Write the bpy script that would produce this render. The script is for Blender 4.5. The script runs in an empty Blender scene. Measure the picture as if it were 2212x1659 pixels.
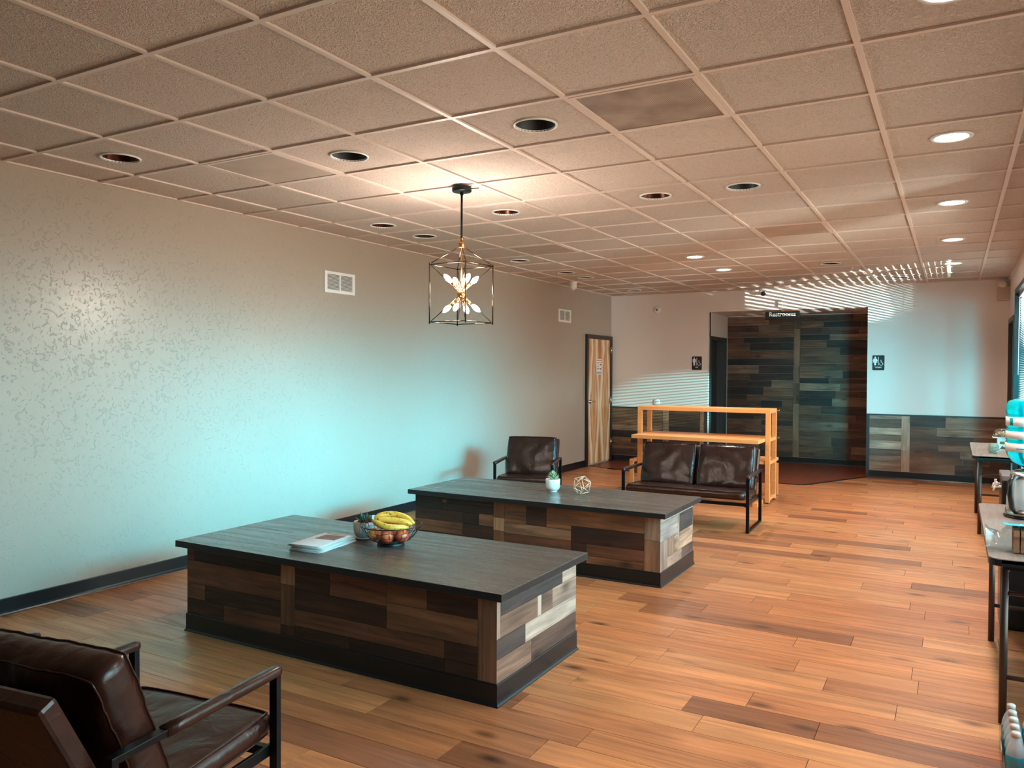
import bpy, bmesh, math, random
from mathutils import Vector, Matrix, noise
C = bpy.context.scene
COL = C.collection
PI = math.pi
random.seed(7)

# ------------------------------------------------------------------ camera
CAMZ = 1.495
yaw, pitch, roll, FPX = -0.51252, -0.01754, 0.00509, 1697.34
cyw, syw, cp, sp = math.cos(yaw), math.sin(yaw), math.cos(pitch), math.sin(pitch)
fw = Vector((syw*cp, cyw*cp, sp)); rt = Vector((cyw, -syw, 0)); up = rt.cross(fw)
cr, sr = math.cos(roll), math.sin(roll)
r2 = rt*cr + up*sr; u2 = -rt*sr + up*cr
cam = bpy.data.cameras.new('camera'); camo = bpy.data.objects.new('camera', cam); COL.objects.link(camo)
M = Matrix((r2, u2, -fw)).transposed().to_4x4(); M.translation = (0, 0, CAMZ)
camo.matrix_world = M
cam.sensor_fit = 'HORIZONTAL'; cam.sensor_width = 36; cam.lens = 36*FPX/2212
cam.clip_start = 0.05; cam.clip_end = 300
C.camera = camo

# ------------------------------------------------------------------ view, world, light
C.view_settings.view_transform = 'Standard'; C.view_settings.look = 'None'
C.view_settings.gamma = 1; C.view_settings.exposure = 0.92; C.view_settings.use_curve_mapping = False
C.cycles.max_bounces = 8; C.cycles.diffuse_bounces = 5; C.cycles.glossy_bounces = 4
C.cycles.transparent_max_bounces = 12; C.cycles.transmission_bounces = 6
C.cycles.caustics_reflective = False; C.cycles.caustics_refractive = False
C.cycles.sample_clamp_indirect = 6

def s2l(c):
    return tuple(((v/255)/12.92 if v/255 <= 0.04045 else ((v/255+0.055)/1.055)**2.4) for v in c)

W = bpy.data.worlds.new('outdoors'); C.world = W; W.use_nodes = True
wn = W.node_tree.nodes; wl = W.node_tree.links; wn.clear()
wo = wn.new('ShaderNodeOutputWorld'); wb = wn.new('ShaderNodeBackground')
wt = wn.new('ShaderNodeTexCoord'); wx = wn.new('ShaderNodeSeparateXYZ'); wr = wn.new('ShaderNodeValToRGB')
wm = wn.new('ShaderNodeMath'); wm.operation = 'MULTIPLY_ADD'; wm.inputs[1].default_value = 0.5; wm.inputs[2].default_value = 0.5
wl.new(wt.outputs['Generated'], wx.inputs[0]); wl.new(wx.outputs['Z'], wm.inputs[0]); wl.new(wm.outputs[0], wr.inputs[0])
e = wr.color_ramp.elements
e[0].position = 0.40; e[0].color = (0.46, 0.34, 0.27, 1)
e[1].position = 0.49; e[1].color = (0.56, 0.46, 0.40, 1)
n = e.new(0.52); n.color = (0.98, 0.92, 0.87, 1)
n = e.new(0.60); n.color = (0.88, 0.90, 0.92, 1)
n = e.new(0.74); n.color = (0.44, 0.74, 0.88, 1)
n = e.new(1.0); n.color = (0.30, 0.68, 0.88, 1)
wb.inputs[1].default_value = 6.4
wl.new(wr.outputs[0], wb.inputs[0]); wl.new(wb.outputs[0], wo.inputs[0])

ZC = 2.726           # face of the ceiling grid
XL, XR, YB, YF = -4.984, 0.62, 12.22, -3.0
WINS = [(1.2, 2.7, 0.22, 2.47), (3.05, 5.55, 0.22, 2.47), (5.9, 8.4, 0.22, 2.47), (8.75, 10.98, 0.22, 2.47)]

def area(name, loc, direction, sx, sy, power, color, spread=PI, portal=False):
    l = bpy.data.lights.new(name, 'AREA'); l.shape = 'RECTANGLE'; l.size = sx; l.size_y = sy
    l.energy = power; l.color = color; l.spread = spread
    o = bpy.data.objects.new(name, l); COL.objects.link(o); o.location = loc
    d = Vector(direction).normalized()
    o.rotation_euler = d.to_track_quat('-Z', 'Y').to_euler()
    if portal: l.cycles.is_portal = True
    return o
for k, (a, b, z0, z1) in enumerate(WINS):
    area('sky_portal', (0.84, (a+b)/2, (z0+z1)/2), (-1, 0, 0), b-a, z1-z0, 1, (1, 1, 1), portal=True)
# added cyan lamps outside the windows, tinting the opposite wall and the far end
area('cyan_wash', (1.3, 5.0, 2.0), (-6.3, 0.9, -1.30), 3.8, 0.4, 20, (0.0, 0.66, 1.0), spread=math.radians(24))
area('cyan_wash', (1.3, 5.2, 2.1), (-6.3, 0.4, -1.8), 6.6, 0.7, 58, (0.0, 0.62, 0.92), spread=math.radians(40))
area('cyan_wash', (2.4, 2.5, 1.9), (-3.0, 9.7, -0.75), 1.8, 0.6, 95, (0.0, 0.74, 0.95), spread=math.radians(20))
# sun thrown back by a parked car's windscreen outside, through the mini blinds
def spot(loc, to, power, color, ang, blend, rad):
    l = bpy.data.lights.new('windscreen_glint', 'SPOT'); l.energy = power; l.color = color
    l.spot_size = math.radians(ang); l.spot_blend = blend; l.shadow_soft_size = rad
    o = bpy.data.objects.new('windscreen_glint', l); COL.objects.link(o); o.location = loc
    o.rotation_euler = (Vector(to)-Vector(loc)).to_track_quat('-Z', 'Y').to_euler()
spot((2.5, 8.75, 1.45), (-1.7, 12.2, 3.62), 4400, (1, 0.97, 0.93), 29, 0.25, 0.004)
spot((3.6, 3.6, 0.7), (-1.5, 9.0, 2.75), 900, (1, 0.93, 0.88), 50, 1.0, 0.35)
spot((4.3, 8.7, 2.0), (-3.75, 12.2, 0.98), 3200, (0.35, 0.95, 1), 7.5, 0.6, 0.005)

# ------------------------------------------------------------------ helpers
class MB:
    def __init__(s): s.v = []; s.f = []; s.sm = []
    def add(s, vs, fs, smooth=False):
        o = len(s.v); s.v += [tuple(p) for p in vs]; s.f += [tuple(i+o for i in q) for q in fs]; s.sm += [smooth]*len(fs)
        return s
    def box(s, x0, x1, y0, y1, z0, z1, m=None):
        vs = [Vector((x, y, z)) for x in (x0, x1) for y in (y0, y1) for z in (z0, z1)]
        if m: vs = [m @ p for p in vs]
        return s.add(vs, [(0,1,3,2), (4,6,7,5), (0,4,5,1), (2,3,7,6), (0,2,6,4), (1,5,7,3)])
    def bbox(s, x0, x1, y0, y1, z0, z1, b=0.003, m=None):
        # box with chamfered edges
        cx, cy, cz = (x0+x1)/2, (y0+y1)/2, (z0+z1)/2
        hx, hy, hz = (x1-x0)/2, (y1-y0)/2, (z1-z0)/2
        b = min(b, hx*.9, hy*.9, hz*.9)
        bm = bmesh.new(); bmesh.ops.create_cube(bm, size=2)
        for v in bm.verts: v.co = Vector((v.co.x*hx, v.co.y*hy, v.co.z*hz))
        bmesh.ops.bevel(bm, geom=bm.edges[:], offset=b, segments=2, affect='EDGES', profile=0.5)
        vs = [v.co+Vector((cx, cy, cz)) for v in bm.verts]
        if m: vs = [m @ p for p in vs]
        bm.verts.index_update()
        fs = [[v.index for v in f.verts] for f in bm.faces]; bm.free()
        return s.add(vs, fs)
    def tube(s, pts, r, n=8, cap=True, closed=False, smooth=True):
        pts = [Vector(p) for p in pts]; rs = r if isinstance(r, (list, tuple)) else [r]*len(pts)
        N = len(pts); rings = []; ref = None
        for i, p in enumerate(pts):
            if closed: t = (pts[(i+1) % N]-pts[i-1])
            else: t = pts[min(i+1, N-1)]-pts[max(i-1, 0)]
            if t.length < 1e-9: t = Vector((0, 0, 1))
            t.normalize()
            if ref is None:
                ref = t.orthogonal().normalized()
            ref = (ref-t*ref.dot(t))
            if ref.length < 1e-6: ref = t.orthogonal()
            ref.normalize(); b = t.cross(ref)
            rings.append([p+(ref*math.cos(2*PI*k/n)+b*math.sin(2*PI*k/n))*rs[i] for k in range(n)])
        vs = [q for R in rings for q in R]; fs = []
        for i in range(N if closed else N-1):
            j = (i+1) % N
            for k in range(n):
                fs.append((i*n+k, i*n+(k+1) % n, j*n+(k+1) % n, j*n+k))
        if cap and not closed:
            fs.append(tuple(range(n-1, -1, -1))); fs.append(tuple((N-1)*n+k for k in range(n)))
        return s.add(vs, fs, smooth)
    def lathe(s, prof, n=24, c=(0, 0, 0), flute=0, fl=0, smooth=True, m=None, cap=False):
        vs = []
        for (r, z) in prof:
            for k in range(n):
                a = 2*PI*k/n; rr = r*(1+fl*math.cos(flute*a)) if flute else r
                p = Vector((c[0]+rr*math.cos(a), c[1]+rr*math.sin(a), c[2]+z)); vs.append(m @ p if m else p)
        fs = []
        for i in range(len(prof)-1):
            for k in range(n):
                fs.append((i*n+k, i*n+(k+1) % n, (i+1)*n+(k+1) % n, (i+1)*n+k))
        if cap and prof[0][0] > 1e-5: fs.append(tuple(range(n-1, -1, -1)))
        if cap and prof[-1][0] > 1e-5: fs.append(tuple((len(prof)-1)*n+k for k in range(n)))
        return s.add(vs, fs, smooth)
    def prism(s, poly, f0, f1, smooth=False):
        # poly: 2D outline, f0/f1 map (u,v)->3D for the two ends
        n = len(poly); a = [f0(*p) for p in poly]; b = [f1(*p) for p in poly]
        return s.add(a+b, [tuple(range(n-1, -1, -1)), tuple(range(n, 2*n))]+[(i, (i+1) % n, n+(i+1) % n, n+i) for i in range(n)], smooth)
    def sphere(s, c, r, seg=16, ring=10, sc=(1, 1, 1)):
        vs = []; fs = []
        for i in range(ring+1):
            t = PI*i/ring
            for k in range(seg):
                a = 2*PI*k/seg
                vs.append((c[0]+r*sc[0]*math.sin(t)*math.cos(a), c[1]+r*sc[1]*math.sin(t)*math.sin(a), c[2]+r*sc[2]*math.cos(t)))
        for i in range(ring):
            for k in range(seg): fs.append((i*seg+k, (i+1)*seg+k, (i+1)*seg+(k+1) % seg, i*seg+(k+1) % seg))
        return s.add(vs, fs, True)
    def mesh(s, name, mat=None):
        me = bpy.data.meshes.new(name); me.from_pydata(s.v, [], s.f); me.update()
        me.polygons.foreach_set('use_smooth', s.sm)
        if mat: me.materials.append(mat)
        bm = bmesh.new(); bm.from_mesh(me); bmesh.ops.recalc_face_normals(bm, faces=bm.faces[:]); bm.to_mesh(me); bm.free()
        return me
    def build(s, name, mat, parent=None, color=None):
        o = bpy.data.objects.new(name, s.mesh(name, mat)); COL.objects.link(o)
        if parent: o.parent = parent
        if color: o.color = (*s2l(color), 1)
        return o

def tag(o, label=None, cat=None, group=None, kind=None):
    if label: o['label'] = label
    if cat: o['category'] = cat
    if group: o['group'] = group
    if kind: o['kind'] = kind
    return o
def thing(name, label, cat, loc=(0, 0, 0), rz=0, group=None):
    o = bpy.data.objects.new(name, None); COL.objects.link(o); o.location = loc; o.rotation_euler = (0, 0, rz)
    o.empty_display_size = 0.1
    return tag(o, label, cat, group)
def struct(name):
    o = bpy.data.objects.new(name, None); COL.objects.link(o); o.empty_display_size = 0.1
    return tag(o, kind='structure')
def copy_tree(o, parent=None):
    c = o.copy(); COL.objects.link(c)
    if parent: c.parent = parent
    for ch in list(o.children): copy_tree(ch, c)
    return c
def text_mesh(s, size, ext=0.001, off=0.0, sx=1.0):
    cu = bpy.data.curves.new('t', 'FONT'); cu.body = s; cu.size = size; cu.extrude = ext; cu.offset = off
    cu.align_x = 'CENTER'; cu.align_y = 'CENTER'; cu.resolution_u = 3
    o = bpy.data.objects.new('t', cu); COL.objects.link(o)
    dg = bpy.context.evaluated_depsgraph_get()
    me = bpy.data.meshes.new_from_object(o.evaluated_get(dg))
    bpy.data.objects.remove(o); bpy.data.curves.remove(cu)
    for v in me.vertices: v.co.x *= sx
    return me
def text(name, s, size, mat, parent, mtx, ext=0.001, off=0.0, sx=1.0):
    me = text_mesh(s, size, ext, off, sx); me.materials.clear(); me.materials.append(mat)
    me.transform(mtx)
    o = bpy.data.objects.new(name, me); COL.objects.link(o); o.parent = parent
    return o

# ------------------------------------------------------------------ materials
def new_mat(name):
    m = bpy.data.materials.new(name); m.use_nodes = True
    return m, m.node_tree.nodes, m.node_tree.links, m.node_tree.nodes['Principled BSDF']
def mat(name, col, rough=0.5, metal=0.0, bump=None, coat=0.0, emit=None, es=0, trans=0, ior=None, spec=None, alpha=None, var=0.0, vscale=5):
    m, N, L, b = new_mat(name)
    c = (*s2l(col), 1)
    b.inputs['Base Color'].default_value = c; b.inputs['Roughness'].default_value = rough; b.inputs['Metallic'].default_value = metal
    b.inputs['Coat Weight'].default_value = coat; b.inputs['Transmission Weight'].default_value = trans
    if ior: b.inputs['IOR'].default_value = ior
    if spec is not None: b.inputs['Specular IOR Level'].default_value = spec
    if alpha is not None: b.inputs['Alpha'].default_value = alpha
    if emit: b.inputs['Emission Color'].default_value = (*s2l(emit), 1); b.inputs['Emission Strength'].default_value = es
    tc = N.new('ShaderNodeTexCoord')
    # slight procedural unevenness in every material
    nz = N.new('ShaderNodeTexNoise'); nz.inputs['Scale'].default_value = vscale; nz.inputs['Detail'].default_value = 3
    L.new(tc.outputs['Object'], nz.inputs['Vector'])
    if var:
        mx = N.new('ShaderNodeMix'); mx.data_type = 'RGBA'; mx.blend_type = 'MULTIPLY'; mx.inputs[0].default_value = 1
        rp = N.new('ShaderNodeMapRange'); rp.inputs[3].default_value = 1-var; rp.inputs[4].default_value = 1+var
        L.new(nz.outputs['Fac'], rp.inputs[0]); mx.inputs[6].default_value = c
        L.new(rp.outputs[0], mx.inputs[7]); L.new(mx.outputs[2], b.inputs['Base Color'])
    if bump:
        n2 = N.new('ShaderNodeTexNoise'); n2.inputs['Scale'].default_value = bump[0]; n2.inputs['Detail'].default_value = 4
        L.new(tc.outputs['Object'], n2.inputs['Vector'])
        bp = N.new('ShaderNodeBump'); bp.inputs['Strength'].default_value = bump[1]; bp.inputs['Distance'].default_value = bump[2]
        L.new(n2.outputs['Fac'], bp.inputs['Height']); L.new(bp.outputs[0], b.inputs['Normal'])
    return m

def wood(name, axis='x', col=None, rough=0.55, contrast=0.5, objcol=True, knots=True, scale=1.0, coat=0.0, bumpd=0.0006, blotch=0.35, sat=1.0):
    # boards: long grain, broad stain and knots
    """boards: grain along axis; the board's own tone comes from its object colour"""
    m, N, L, b = new_mat(name)
    tc = N.new('ShaderNodeTexCoord'); oi = N.new('ShaderNodeObjectInfo')
    off = N.new('ShaderNodeVectorMath'); off.operation = 'MULTIPLY_ADD'
    off.inputs[0].default_value = (37, 23, 51)
    cx = N.new('ShaderNodeCombineXYZ')
    for i in range(3): L.new(oi.outputs['Random'], cx.inputs[i])
    L.new(cx.outputs[0], off.inputs[1]); L.new(tc.outputs['Object'], off.inputs[2])
    mp = N.new('ShaderNodeMapping'); L.new(off.outputs[0], mp.inputs[0])
    s = [26*scale, 26*scale, 26*scale]; s['xyz'.index(axis)] = 1.6*scale
    mp.inputs['Scale'].default_value = s
    g = N.new('ShaderNodeTexNoise'); g.inputs['Scale'].default_value = 1; g.inputs['Detail'].default_value = 7; g.inputs['Roughness'].default_value = 0.62; g.inputs['Distortion'].default_value = 0.9
    L.new(mp.outputs[0], g.inputs['Vector'])
    mp2 = N.new('ShaderNodeMapping'); L.new(off.outputs[0], mp2.inputs[0])
    s2 = [7*scale]*3; s2['xyz'.index(axis)] = 2.2*scale; mp2.inputs['Scale'].default_value = s2
    g2 = N.new('ShaderNodeTexNoise'); g2.inputs['Scale'].default_value = 1; g2.inputs['Detail'].default_value = 4
    L.new(mp2.outputs[0], g2.inputs['Vector'])
    r1 = N.new('ShaderNodeMapRange'); r1.inputs[1].default_value = 0.3; r1.inputs[2].default_value = 0.7
    r1.inputs[3].default_value = 1-contrast; r1.inputs[4].default_value = 1+contrast*0.5
    L.new(g.outputs['Fac'], r1.inputs[0])
    r2_ = N.new('ShaderNodeMapRange'); r2_.inputs[1].default_value = 0.3; r2_.inputs[2].default_value = 0.7
    r2_.inputs[3].default_value = 1-blotch; r2_.inputs[4].default_value = 1+blotch*0.6
    L.new(g2.outputs['Fac'], r2_.inputs[0])
    mu = N.new('ShaderNodeMath'); mu.operation = 'MULTIPLY'; L.new(r1.outputs[0], mu.inputs[0]); L.new(r2_.outputs[0], mu.inputs[1])
    last = mu.outputs[0]
    if knots:
        mp3 = N.new('ShaderNodeMapping'); L.new(off.outputs[0], mp3.inputs[0])
        s3 = [5.5*scale]*3; s3['xyz'.index(axis)] = 2.6*scale; mp3.inputs['Scale'].default_value = s3
        vo = N.new('ShaderNodeTexVoronoi'); vo.inputs['Scale'].default_value = 1; L.new(mp3.outputs[0], vo.inputs['Vector'])
        kr = N.new('ShaderNodeMapRange'); kr.inputs[1].default_value = 0.03; kr.inputs[2].default_value = 0.20; kr.inputs[3].default_value = 0.25; kr.inputs[4].default_value = 1
        L.new(vo.outputs['Distance'], kr.inputs[0])
        m3 = N.new('ShaderNodeMath'); m3.operation = 'MULTIPLY'; L.new(last, m3.inputs[0]); L.new(kr.outputs[0], m3.inputs[1]); last = m3.outputs[0]
    mx = N.new('ShaderNodeVectorMath'); mx.operation = 'SCALE'
    if objcol: L.new(oi.outputs['Color'], mx.inputs[0])
    else: mx.inputs[0].default_value = s2l(col)
    L.new(last, mx.inputs['Scale']); L.new(mx.outputs[0], b.inputs['Base Color'])
    rv = N.new('ShaderNodeMapRange'); rv.inputs[1].default_value = 0.3; rv.inputs[2].default_value = 0.7
    rv.inputs[3].default_value = rough*1.45; rv.inputs[4].default_value = rough*0.75
    L.new(g.outputs['Fac'], rv.inputs[0]); L.new(rv.outputs[0], b.inputs['Roughness'])
    b.inputs['Coat Weight'].default_value = coat; b.inputs['Coat Roughness'].default_value = 0.25
    if bumpd:
        bp = N.new('ShaderNodeBump'); bp.inputs['Strength'].default_value = 0.6; bp.inputs['Distance'].default_value = bumpd
        L.new(g.outputs['Fac'], bp.inputs['Height']); L.new(bp.outputs[0], b.inputs['Normal'])
    return m

def plaster(name, col, rough, scale, thr, dist, strength=0.8, amount=0.06):
    m, N, L, b = new_mat(name)
    tc = N.new('ShaderNodeTexCoord')
    n1 = N.new('ShaderNodeTexNoise'); n1.inputs['Scale'].default_value = scale; n1.inputs['Detail'].default_value = 5; n1.inputs['Distortion'].default_value = 1.6
    L.new(tc.outputs['Object'], n1.inputs['Vector'])
    r = N.new('ShaderNodeMapRange'); r.interpolation_type = 'SMOOTHSTEP'; r.inputs[1].default_value = thr-0.05; r.inputs[2].default_value = thr+0.05
    L.new(n1.outputs['Fac'], r.inputs[0])
    n2 = N.new('ShaderNodeTexNoise'); n2.inputs['Scale'].default_value = 1.1; n2.inputs['Detail'].default_value = 2
    L.new(tc.outputs['Object'], n2.inputs['Vector'])
    v = N.new('ShaderNodeMapRange'); v.inputs[3].default_value = 1-amount; v.inputs[4].default_value = 1+amount; L.new(n2.outputs['Fac'], v.inputs[0])
    mx = N.new('ShaderNodeVectorMath'); mx.operation = 'SCALE'; mx.inputs[0].default_value = s2l(col); L.new(v.outputs[0], mx.inputs['Scale'])
    L.new(mx.outputs[0], b.inputs['Base Color']); b.inputs['Roughness'].default_value = rough
    bp = N.new('ShaderNodeBump'); bp.inputs['Strength'].default_value = strength; bp.inputs['Distance'].default_value = dist
    L.new(r.outputs[0], bp.inputs['Height']); L.new(bp.outputs[0], b.inputs['Normal'])
    return m

def leather():
    m, N, L, b = new_mat('leather')
    tc = N.new('ShaderNodeTexCoord')
    n0 = N.new('ShaderNodeTexNoise'); n0.inputs['Scale'].default_value = 4; n0.inputs['Detail'].default_value = 4; n0.inputs['Distortion'].default_value = 0.6
    n1 = N.new('ShaderNodeTexVoronoi'); n1.inputs['Scale'].default_value = 260
    L.new(tc.outputs['Object'], n0.inputs['Vector']); L.new(tc.outputs['Object'], n1.inputs['Vector'])
    r = N.new('ShaderNodeValToRGB'); e = r.color_ramp.elements
    e[0].position = 0.3; e[0].color = (*s2l((36, 15, 11)), 1); e[1].position = 0.75; e[1].color = (*s2l((60, 28, 20)), 1)
    L.new(n0.outputs['Fac'], r.inputs[0]); L.new(r.outputs[0], b.inputs['Base Color'])
    rr = N.new('ShaderNodeMapRange'); rr.inputs[3].default_value = 0.2; rr.inputs[4].default_value = 0.40; L.new(n0.outputs['Fac'], rr.inputs[0]); L.new(rr.outputs[0], b.inputs['Roughness'])
    b1 = N.new('ShaderNodeBump'); b1.inputs['Strength'].default_value = 0.25; b1.inputs['Distance'].default_value = 0.0006
    b2 = N.new('ShaderNodeBump'); b2.inputs['Strength'].default_value = 0.4; b2.inputs['Distance'].default_value = 0.010
    n2 = N.new('ShaderNodeTexNoise'); n2.inputs['Scale'].default_value = 9; n2.inputs['Detail'].default_value = 2; n2.inputs['Distortion'].default_value = 1.5
    L.new(tc.outputs['Object'], n2.inputs['Vector'])
    L.new(n1.outputs['Distance'], b1.inputs['Height']); L.new(n2.outputs['Fac'], b2.inputs['Height']); L.new(b2.outputs[0], b1.inputs['Normal'])
    L.new(b1.outputs[0], b.inputs['Normal'])
    return m

def glass(name, tint=(235, 250, 250), refl=0.12, k=0.8):
    m, N, L, b = new_mat(name); N.remove(b)
    o = N['Material Output']; t = N.new('ShaderNodeBsdfTransparent'); g = N.new('ShaderNodeBsdfGlossy'); x = N.new('ShaderNodeMixShader')
    t.inputs[0].default_value = (*s2l(tint), 1); g.inputs['Roughness'].default_value = 0.03
    fr = N.new('ShaderNodeFresnel'); fr.inputs[0].default_value = 1.35
    ma = N.new('ShaderNodeMath'); ma.operation = 'MULTIPLY_ADD'; ma.inputs[1].default_value = k; ma.inputs[2].default_value = refl*0.2
    L.new(fr.outputs[0], ma.inputs[0]); L.new(ma.outputs[0], x.inputs[0]); L.new(t.outputs[0], x.inputs[1]); L.new(g.outputs[0], x.inputs[2]); L.new(x.outputs[0], o.inputs[0])
    return m

def ceiling_mat():
    m, N, L, b = new_mat('acoustic_tile')
    tc = N.new('ShaderNodeTexCoord'); oi = N.new('ShaderNodeObjectInfo')
    ad = N.new('ShaderNodeVectorMath'); ad.operation = 'ADD'; L.new(tc.outputs['Object'], ad.inputs[0]); L.new(oi.outputs['Location'], ad.inputs[1])
    n1 = N.new('ShaderNodeTexNoise'); n1.inputs['Scale'].default_value = 85; n1.inputs['Detail'].default_value = 3; n1.inputs['Distortion'].default_value = 1.2
    L.new(ad.outputs[0], n1.inputs['Vector'])
    r = N.new('ShaderNodeMapRange'); r.inputs[1].default_value = 0.38; r.inputs[2].default_value = 0.6; L.new(n1.outputs['Fac'], r.inputs[0])
    bp = N.new('ShaderNodeBump'); bp.inputs['Strength'].default_value = 1.0; bp.inputs['Distance'].default_value = 0.006
    L.new(r.outputs[0], bp.inputs['Height']); L.new(bp.outputs[0], b.inputs['Normal'])
    c = N.new('ShaderNodeMapRange'); c.inputs[1].default_value = 0.25; c.inputs[2].default_value = 0.45; c.inputs[3].default_value = 0.62; c.inputs[4].default_value = 1.0
    L.new(n1.outputs['Fac'], c.inputs[0])
    t = N.new('ShaderNodeMapRange'); t.inputs[3].default_value = 0.94; t.inputs[4].default_value = 1.04; L.new(oi.outputs['Random'], t.inputs[0])
    mu = N.new('ShaderNodeMath'); mu.operation = 'MULTIPLY'; L.new(c.outputs[0], mu.inputs[0]); L.new(t.outputs[0], mu.inputs[1])
    mx = N.new('ShaderNodeVectorMath'); mx.operation = 'SCALE'; mx.inputs[0].default_value = s2l((232, 208, 194)); L.new(mu.outputs[0], mx.inputs['Scale'])
    L.new(mx.outputs[0], b.inputs['Base Color']); b.inputs['Roughness'].default_value = 0.9
    return m

M_TILE = ceiling_mat()
M_TEE = mat('grid_metal', (222, 200, 188), 0.5, var=0.03)
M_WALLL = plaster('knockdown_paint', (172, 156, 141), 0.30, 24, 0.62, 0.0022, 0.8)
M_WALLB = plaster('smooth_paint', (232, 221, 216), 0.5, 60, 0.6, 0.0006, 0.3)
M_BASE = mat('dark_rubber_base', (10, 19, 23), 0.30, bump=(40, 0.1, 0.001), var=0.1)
M_TRIMD = mat('dark_trim', (44, 46, 46), 0.4, var=0.1)
M_PLANK_FLOOR = wood('floor_plank', 'x', rough=0.34, contrast=0.42, knots=True, scale=0.9, blotch=0.16, bumpd=0.0003)
M_RECL_X = wood('reclaimed_board_x', 'x', rough=0.5, contrast=0.62, blotch=0.5)
M_RECL_Y = wood('reclaimed_board_y', 'y', rough=0.5, contrast=0.55, blotch=0.5)
M_RECL_Z = wood('reclaimed_board_z', 'z', rough=0.5, contrast=0.5, blotch=0.4)
M_TOP = wood('grey_laminate', 'x', col=(92, 80, 72), rough=0.25, contrast=0.42, objcol=False, knots=False, blotch=0.14, scale=0.6, bumpd=0.0003)
M_TOPEDGE = wood('laminate_edge', 'x', col=(18, 24, 26), rough=0.4, contrast=0.25, objcol=False, knots=False, blotch=0.1)
M_LIGHTWOOD = wood('light_maple', 'x', col=(230, 156, 92), rough=0.38, contrast=0.12, objcol=False, knots=False, blotch=0.08)
M_LEATHER = leather()
M_BLACKMETAL = mat('black_metal', (20, 23, 25), 0.35, 0.6, bump=(80, 0.05, 0.0005))
M_WHITE = mat('white_plastic', (236, 232, 228), 0.4, var=0.03)
M_STEEL = mat('brushed_steel', (190, 185, 180), 0.25, 1.0, bump=(60, 0.05, 0.0003))
M_BRASS = mat('brass', (205, 150, 98), 0.28, 1.0, var=0.1)
M_BLACKPL = mat('black_plastic', (16, 18, 20), 0.3, var=0.1)
M_DARKVOID = mat('dark_baffle', (14, 11, 10), 0.5, var=0.2)
M_COPPER = mat('amber_reflector', (74, 34, 16), 0.25, 0.7, var=0.1)
M_LAMP = mat('lamp_lens', (255, 250, 245), 0.5, emit=(255, 236, 222), es=26)
M_BULB = mat('glowing_bulb', (255, 250, 240), 0.3, emit=(255, 232, 205), es=60)
M_GLASS = glass('window_glass')
M_CLEAR = glass('clear_plastic', (225, 240, 242), 0.5)

# ------------------------------------------------------------------ FLOOR
floor = struct('floor')
MB().box(XL-0.2, XR+0.2, YF-0.2, 13.75, -0.10, -0.012).build('subfloor', mat('subfloor', (60, 40, 28), 0.8, var=0.1), floor)
PW, Y0 = 0.18, 3.185
FLC = [(204, 132, 84), (198, 125, 78), (208, 138, 88), (190, 118, 73), (200, 128, 80), (152, 93, 60), (196, 124, 78), (204, 133, 85), (184, 114, 72)]
rf = random.Random(11)
def clip_x(y0, y1):
    """the plank floor stops at the tiled area in front of the recess"""
    return None
TILE_POLY = [(-4.984, 11.36), (-4.30, 11.10), (-4.0, 10.93), (-1.72, 10.90), (-1.08, 12.22)]
def tile_front(x):
    P = TILE_POLY
    if x <= P[0][0]: return P[0][1]
    for (xa, ya), (xb, yb) in zip(P, P[1:]):
        if xa <= x <= xb: return ya+(yb-ya)*(x-xa)/(xb-xa)
    return 99
far = {}
count = 0
k = -34
while True:
    y0 = Y0+k*PW; y1 = y0+PW; k += 1
    if y0 > YB: break
    if y1 < YF: continue
    y1c = min(y1, YB)
    x = XL-rf.uniform(0.0, 1.2)
    if k-1 == -1: x = -1.69-1.22*3
    if k-1 == 0: x = -0.93-1.22*4
    if k-1 == 7: x = -1.967-1.22*3
    if k-1 == 8: x = -1.695-1.22*3
    while x < XR:
        ln = 1.22 if (k-1 in (-1, 0, 7, 8)) else rf.choice((0.55, 0.8, 1.22, 1.22, 1.22))
        xa, xb = max(x, XL), min(x+ln, XR); x += ln
        if xb-xa < 0.01: continue
        col = rf.choice(FLC); j = rf.uniform(0.95, 1.04); col = tuple(min(255, c*j) for c in col)
        g = 0.0013
        xm = (xa+xb)/2; ym = (y0+y1c)/2
        if ym > 10.9:
            # trim against the tile edge
            if xa < -1.08:
                xa2 = -1.08-(1.08-0.44)*0
                # leading diagonal on the right side of the tiles
                t = (ym-10.90)/(12.22-10.90); xa2 = -1.72+t*0.64
                if xb <= xa2:
                    if ym > tile_front(xm): continue
                else:
                    xa = max(xa, xa2)
        if y0 < 0.9 or xb < -9:
            kind = 'near'
        b = MB().box(xa+g, xb-g, y0+g, y1c-g, -0.012, 0.0)
        if 0.8 < y0 < 8.2:
            b.build('plank', M_PLANK_FLOOR, floor, col); count += 1
        else:
            ci = FLC.index(rf.choice(FLC)); far.setdefault(ci, MB()).box(xa+g, xb-g, y0+g, y1c-g, -0.012, 0.0)
for ci, b in far.items():
    o = b.build('far_planks', M_PLANK_FLOOR, floor, FLC[ci]); o['kind'] = 'stuff'
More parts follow.
